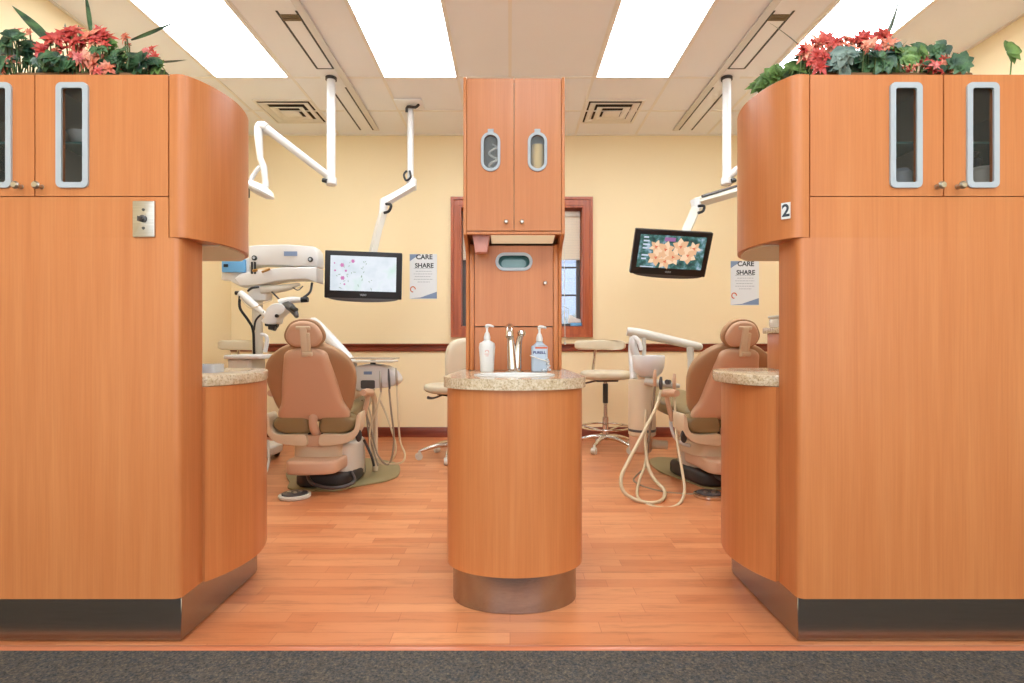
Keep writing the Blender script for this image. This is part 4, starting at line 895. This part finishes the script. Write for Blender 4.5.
# object on the window sill
t = thing('tape_dispenser', 'small white and blue device on the window sill', 'desk device', (.70, YB+.075, WZ0+.031))
obj('blue_base', MB().prism(rr(-.06, .06, -.03, .03, .012), .0003, .035, .006), BLUE, t)
obj('white_shell', MB().prism([(-.09, .036), (.055, .036), (.045, .075), (.0, .085), (-.05, .12), (-.075, .12)], -.028, .028, .006, M=FR), WHITE, t)

# ------------------------------------------------------------ stools
def stool(loc, rz, label, seat_z, torso=True, ring=True, back=False):
    t = thing('operator_stool', label, 'stool', loc, rz)
    star = MB()
    for i in range(5):
        a = 2*math.pi*i/5+.3; c, s = math.cos(a), math.sin(a)
        obj('base_leg', MB().tube([(0, 0, .115), (.12*c, .12*s, .115), (.27*c, .27*s, .075)], [.026, .02, .014], 10, 2), CHROME, t)
        obj('castor', MB().tube([(.28*c-.02*s, .28*s+.02*c, .032), (.28*c+.02*s, .28*s-.02*c, .032)], .0305, 14).tube([(.275*c, .275*s, .04), (.275*c, .275*s, .08)], .012, 8), OFFW, t)
    obj('gas_column', MB().tube([(0, 0, .09), (0, 0, .3), (0, 0, .301), (0, 0, seat_z-.09)], [.028, .028, .018, .018], 16), CHROME, t)
    obj('column_sleeve', MB().tube([(0, 0, seat_z-.3), (0, 0, seat_z-.12)], .024, 14), DARK, t)
    if ring:
        obj('foot_ring', MB().tube([(.23*math.cos(i*math.pi/16), .23*math.sin(i*math.pi/16), .21) for i in range(33)], .009, 8), CHROME, t)
        for i in range(3):
            a = i*2.094+.5; obj('ring_spoke', MB().tube([(.02*math.cos(a), .02*math.sin(a), .17), (.225*math.cos(a), .225*math.sin(a), .208)], .007, 8), CHROME, t)
    obj('seat_plate', MB().box(-.1, .1, -.08, .08, seat_z-.1, seat_z-.075, .006).tube([(-.08, 0, seat_z-.09), (-.2, -.05, seat_z-.11), (-.26, -.07, seat_z-.1)], [.008, .008, .014], 8, 3), GREYD, t)
    st = smooth([(-.22, -.1), (-.12, -.19), (0, -.17), (.12, -.19), (.22, -.1), (.225, .06), (.14, .18), (-.14, .18), (-.225, .06)], 5, True)
    obj('seat', MB().pillow(st, .03, .035, Matrix.Translation((0, 0, seat_z-.035)), edge=.008), VINYL, t)
    if torso:
        obj('arm_post', MB().tube([(-.05, .03, seat_z-.095), (-.06, .27, seat_z-.1), (-.04, .30, seat_z), (-.02, .28, seat_z+.2)], .014, 10, 4), CHROME, t)
        ar = smooth([(-.22, -.02), (-.15, -.05), (.12, -.05), (.24, -.09), (.26, -.03), (.16, .04), (-.16, .04), (-.22, .02)], 4, True)
        obj('torso_rest', MB().pillow(ar, .03, .03, Matrix.Translation((0, .28, seat_z+.235)), edge=.016), VINYL, t)
    if back:
        obj('back_post', MB().tube([(0, -.05, seat_z-.09), (0, -.25, seat_z-.08), (0, -.29, seat_z+.02), (0, -.27, seat_z+.2)], .014, 10, 4), DARK, t)
        bk = smooth([(-.16, -.16), (.16, -.16), (.2, -.05), (.19, .1), (.1, .18), (-.1, .18), (-.19, .1), (-.2, -.05)], 4, True)
        obj('back_pad', MB().pillow(bk, .025, .03, front(-.27) @ Matrix.Translation((0, seat_z+.2, 0)), edge=.012), VINYL, t)
    return t
stool((.885, 5.1, 0), R(6), 'ivory saddle stool with foot ring and torso rest right of the pedestal', .73)
stool((-.50, 4.72, 0), R(35), 'ivory stool with backrest partly hidden behind left side of the pedestal', .64, False, False, True)
stool((-2.60, 4.98, 0), R(-5), 'ivory stool beyond the left countertop, only its torso rest showing', .73)

# ------------------------------------------------------------ right assistant unit with cuspidor
t = thing('cuspidor_unit', 'white cuspidor and suction unit with looping hoses left of the right dental chair', 'dental cuspidor unit', (.96, 4.1, 0))
k = dict(parent=t, world=True); D = 4.1
xx = P(642, 0, D).x
obj('post_housing', MB().lathe([(.09, .30), (.1, .31), (.1, .70), (.095, .72), (0, .725)], (xx, D, 0), 28), CREAM, **k)
obj('dark_band', MB().lathe([(.101, .335), (.103, .338), (.103, .35), (.101, .353), (.0, .353)], (xx, D, 0), 28), GREYD, **k)
obj('lower_post', MB().lathe([(.06, .17), (.08, .19), (.085, .30), (0, .30)], (xx-.01, D, 0), 28), TAN, **k)
obj('chair_bracket', MB().tube([(xx+.02, D+.02, .235), (xx+.12, D+.05, .225), (xx+.2, D+.05, .22)], [.04, .035, .035], 12, 4), CREAM, **k)
xb = P(648.5, 0, D-.05).x
bw = obj('bowl', MB().lathe([(.03, .755), (.06, .76), (.095, .79), (.112, .83), (.118, .91), (.113, .918), (.106, .91), (.095, .86), (.03, .82), (0, .815)], (xb, D-.05, -.02), 30), WHITE, **k)
obj('bowl_neck', MB().tube([(xx, D, .72), (xb, D-.04, .735)], [.05, .04], 14), TAN, **k)
obj('cup_filler', MB().tube([P(636, 356, D+.05), P(633, 345, D+.05), P(634, 338, D+.05), P(639, 342, D+.02), P(641, 350, D)], [.03, .032, .022, .018, .014], 12, 4), WHITE, **k)
obj('side_spout', MB().tube([P(644, 358, D+.06), P(644, 338, D+.06)], .016, 10), OFFW, **k)
obj('beam_arm', MB().tube([P(627, 331.5, 4.35), P(640, 333.5, 4.33), P(670, 340, 4.25), P(696, 346, 4.2), P(701, 347, 4.2)], [.034, .04, .034, .032, .022], 14, 3), OFFW, **k)
obj('beam_post', MB().tube([P(632, 336, 4.35), P(632, 352, 4.3), P(634, 380, 4.15)], [.02, .03, .03], 12, 3), WHITE, **k)
obj('beam_joint', MB().tube([P(690, 347, 4.2), P(691, 360, 4.2), P(691, 400, 4.2)], [.028, .026, .024], 12), OFFW, **k)
obj('holder_bar', MB().tube([P(645, 381, D-.1), P(662, 384, D-.15), P(680, 386, D-.2)], [.03, .026, .014], 10, 3), OFFW, **k)
obj('valve_knob', MB().tube([P(667, 382, D-.22), P(669, 382, D-.18)], .018, 10), GREYD, **k)
for px, y0, y1, m in ((655, 370, 386, TAN), (661, 377, 390, GREYD), (674.5, 374, 392, TAN)):
    obj('suction_tip', MB().tube([P(px, y0, D-.2), P(px-.3, (y0+y1)/2, D-.21), P(px, y1, D-.2)], [.009, .014, .01], 10, 3), m, **k)
def hz(pts, m, r): return obj('hose', MB().tube([P(*p) for p in pts], r, 10, 8), m, parent=t, world=True)
hz([(661, 390, 3.9), (657, 405, 3.85), (646, 428, 3.75), (630, 458, 3.6), (621, 478, 3.5), (624, 492, 3.45), (636, 500, 3.42), (652, 503, 3.38), (663, 499, 3.45), (664, 490, 3.6), (655, 480, 3.75), (648, 466, 3.85), (645.5, 440, 3.95), (646, 410, 4.0)], HOSE, .012)
hz([(674.5, 392, 3.9), (675, 410, 3.85), (677, 440, 3.7), (682, 470, 3.55), (684.5, 490, 3.45), (680, 503, 3.38), (668, 508, 3.33), (652, 506, 3.35), (640, 500, 3.45), (637, 492, 3.6), (640, 478, 3.75), (645, 464, 3.88), (647, 440, 3.97)], HOSE, .009)
hz([(655, 386, 3.9), (653, 405, 3.92), (650, 430, 3.95), (646, 465, 3.96)], HOSEG, .009)
hz([(647, 466, 4.0), (636, 476, 3.95), (634, 481, 3.9), (645, 487, 3.77), (665, 492, 3.65), (690, 494, 3.6), (706, 493, 3.62)], HOSEG, .006)
hz([(672, 410, 3.9), (671, 425, 3.88), (677, 440, 3.85), (690, 446, 3.8)], WHITE, .012)
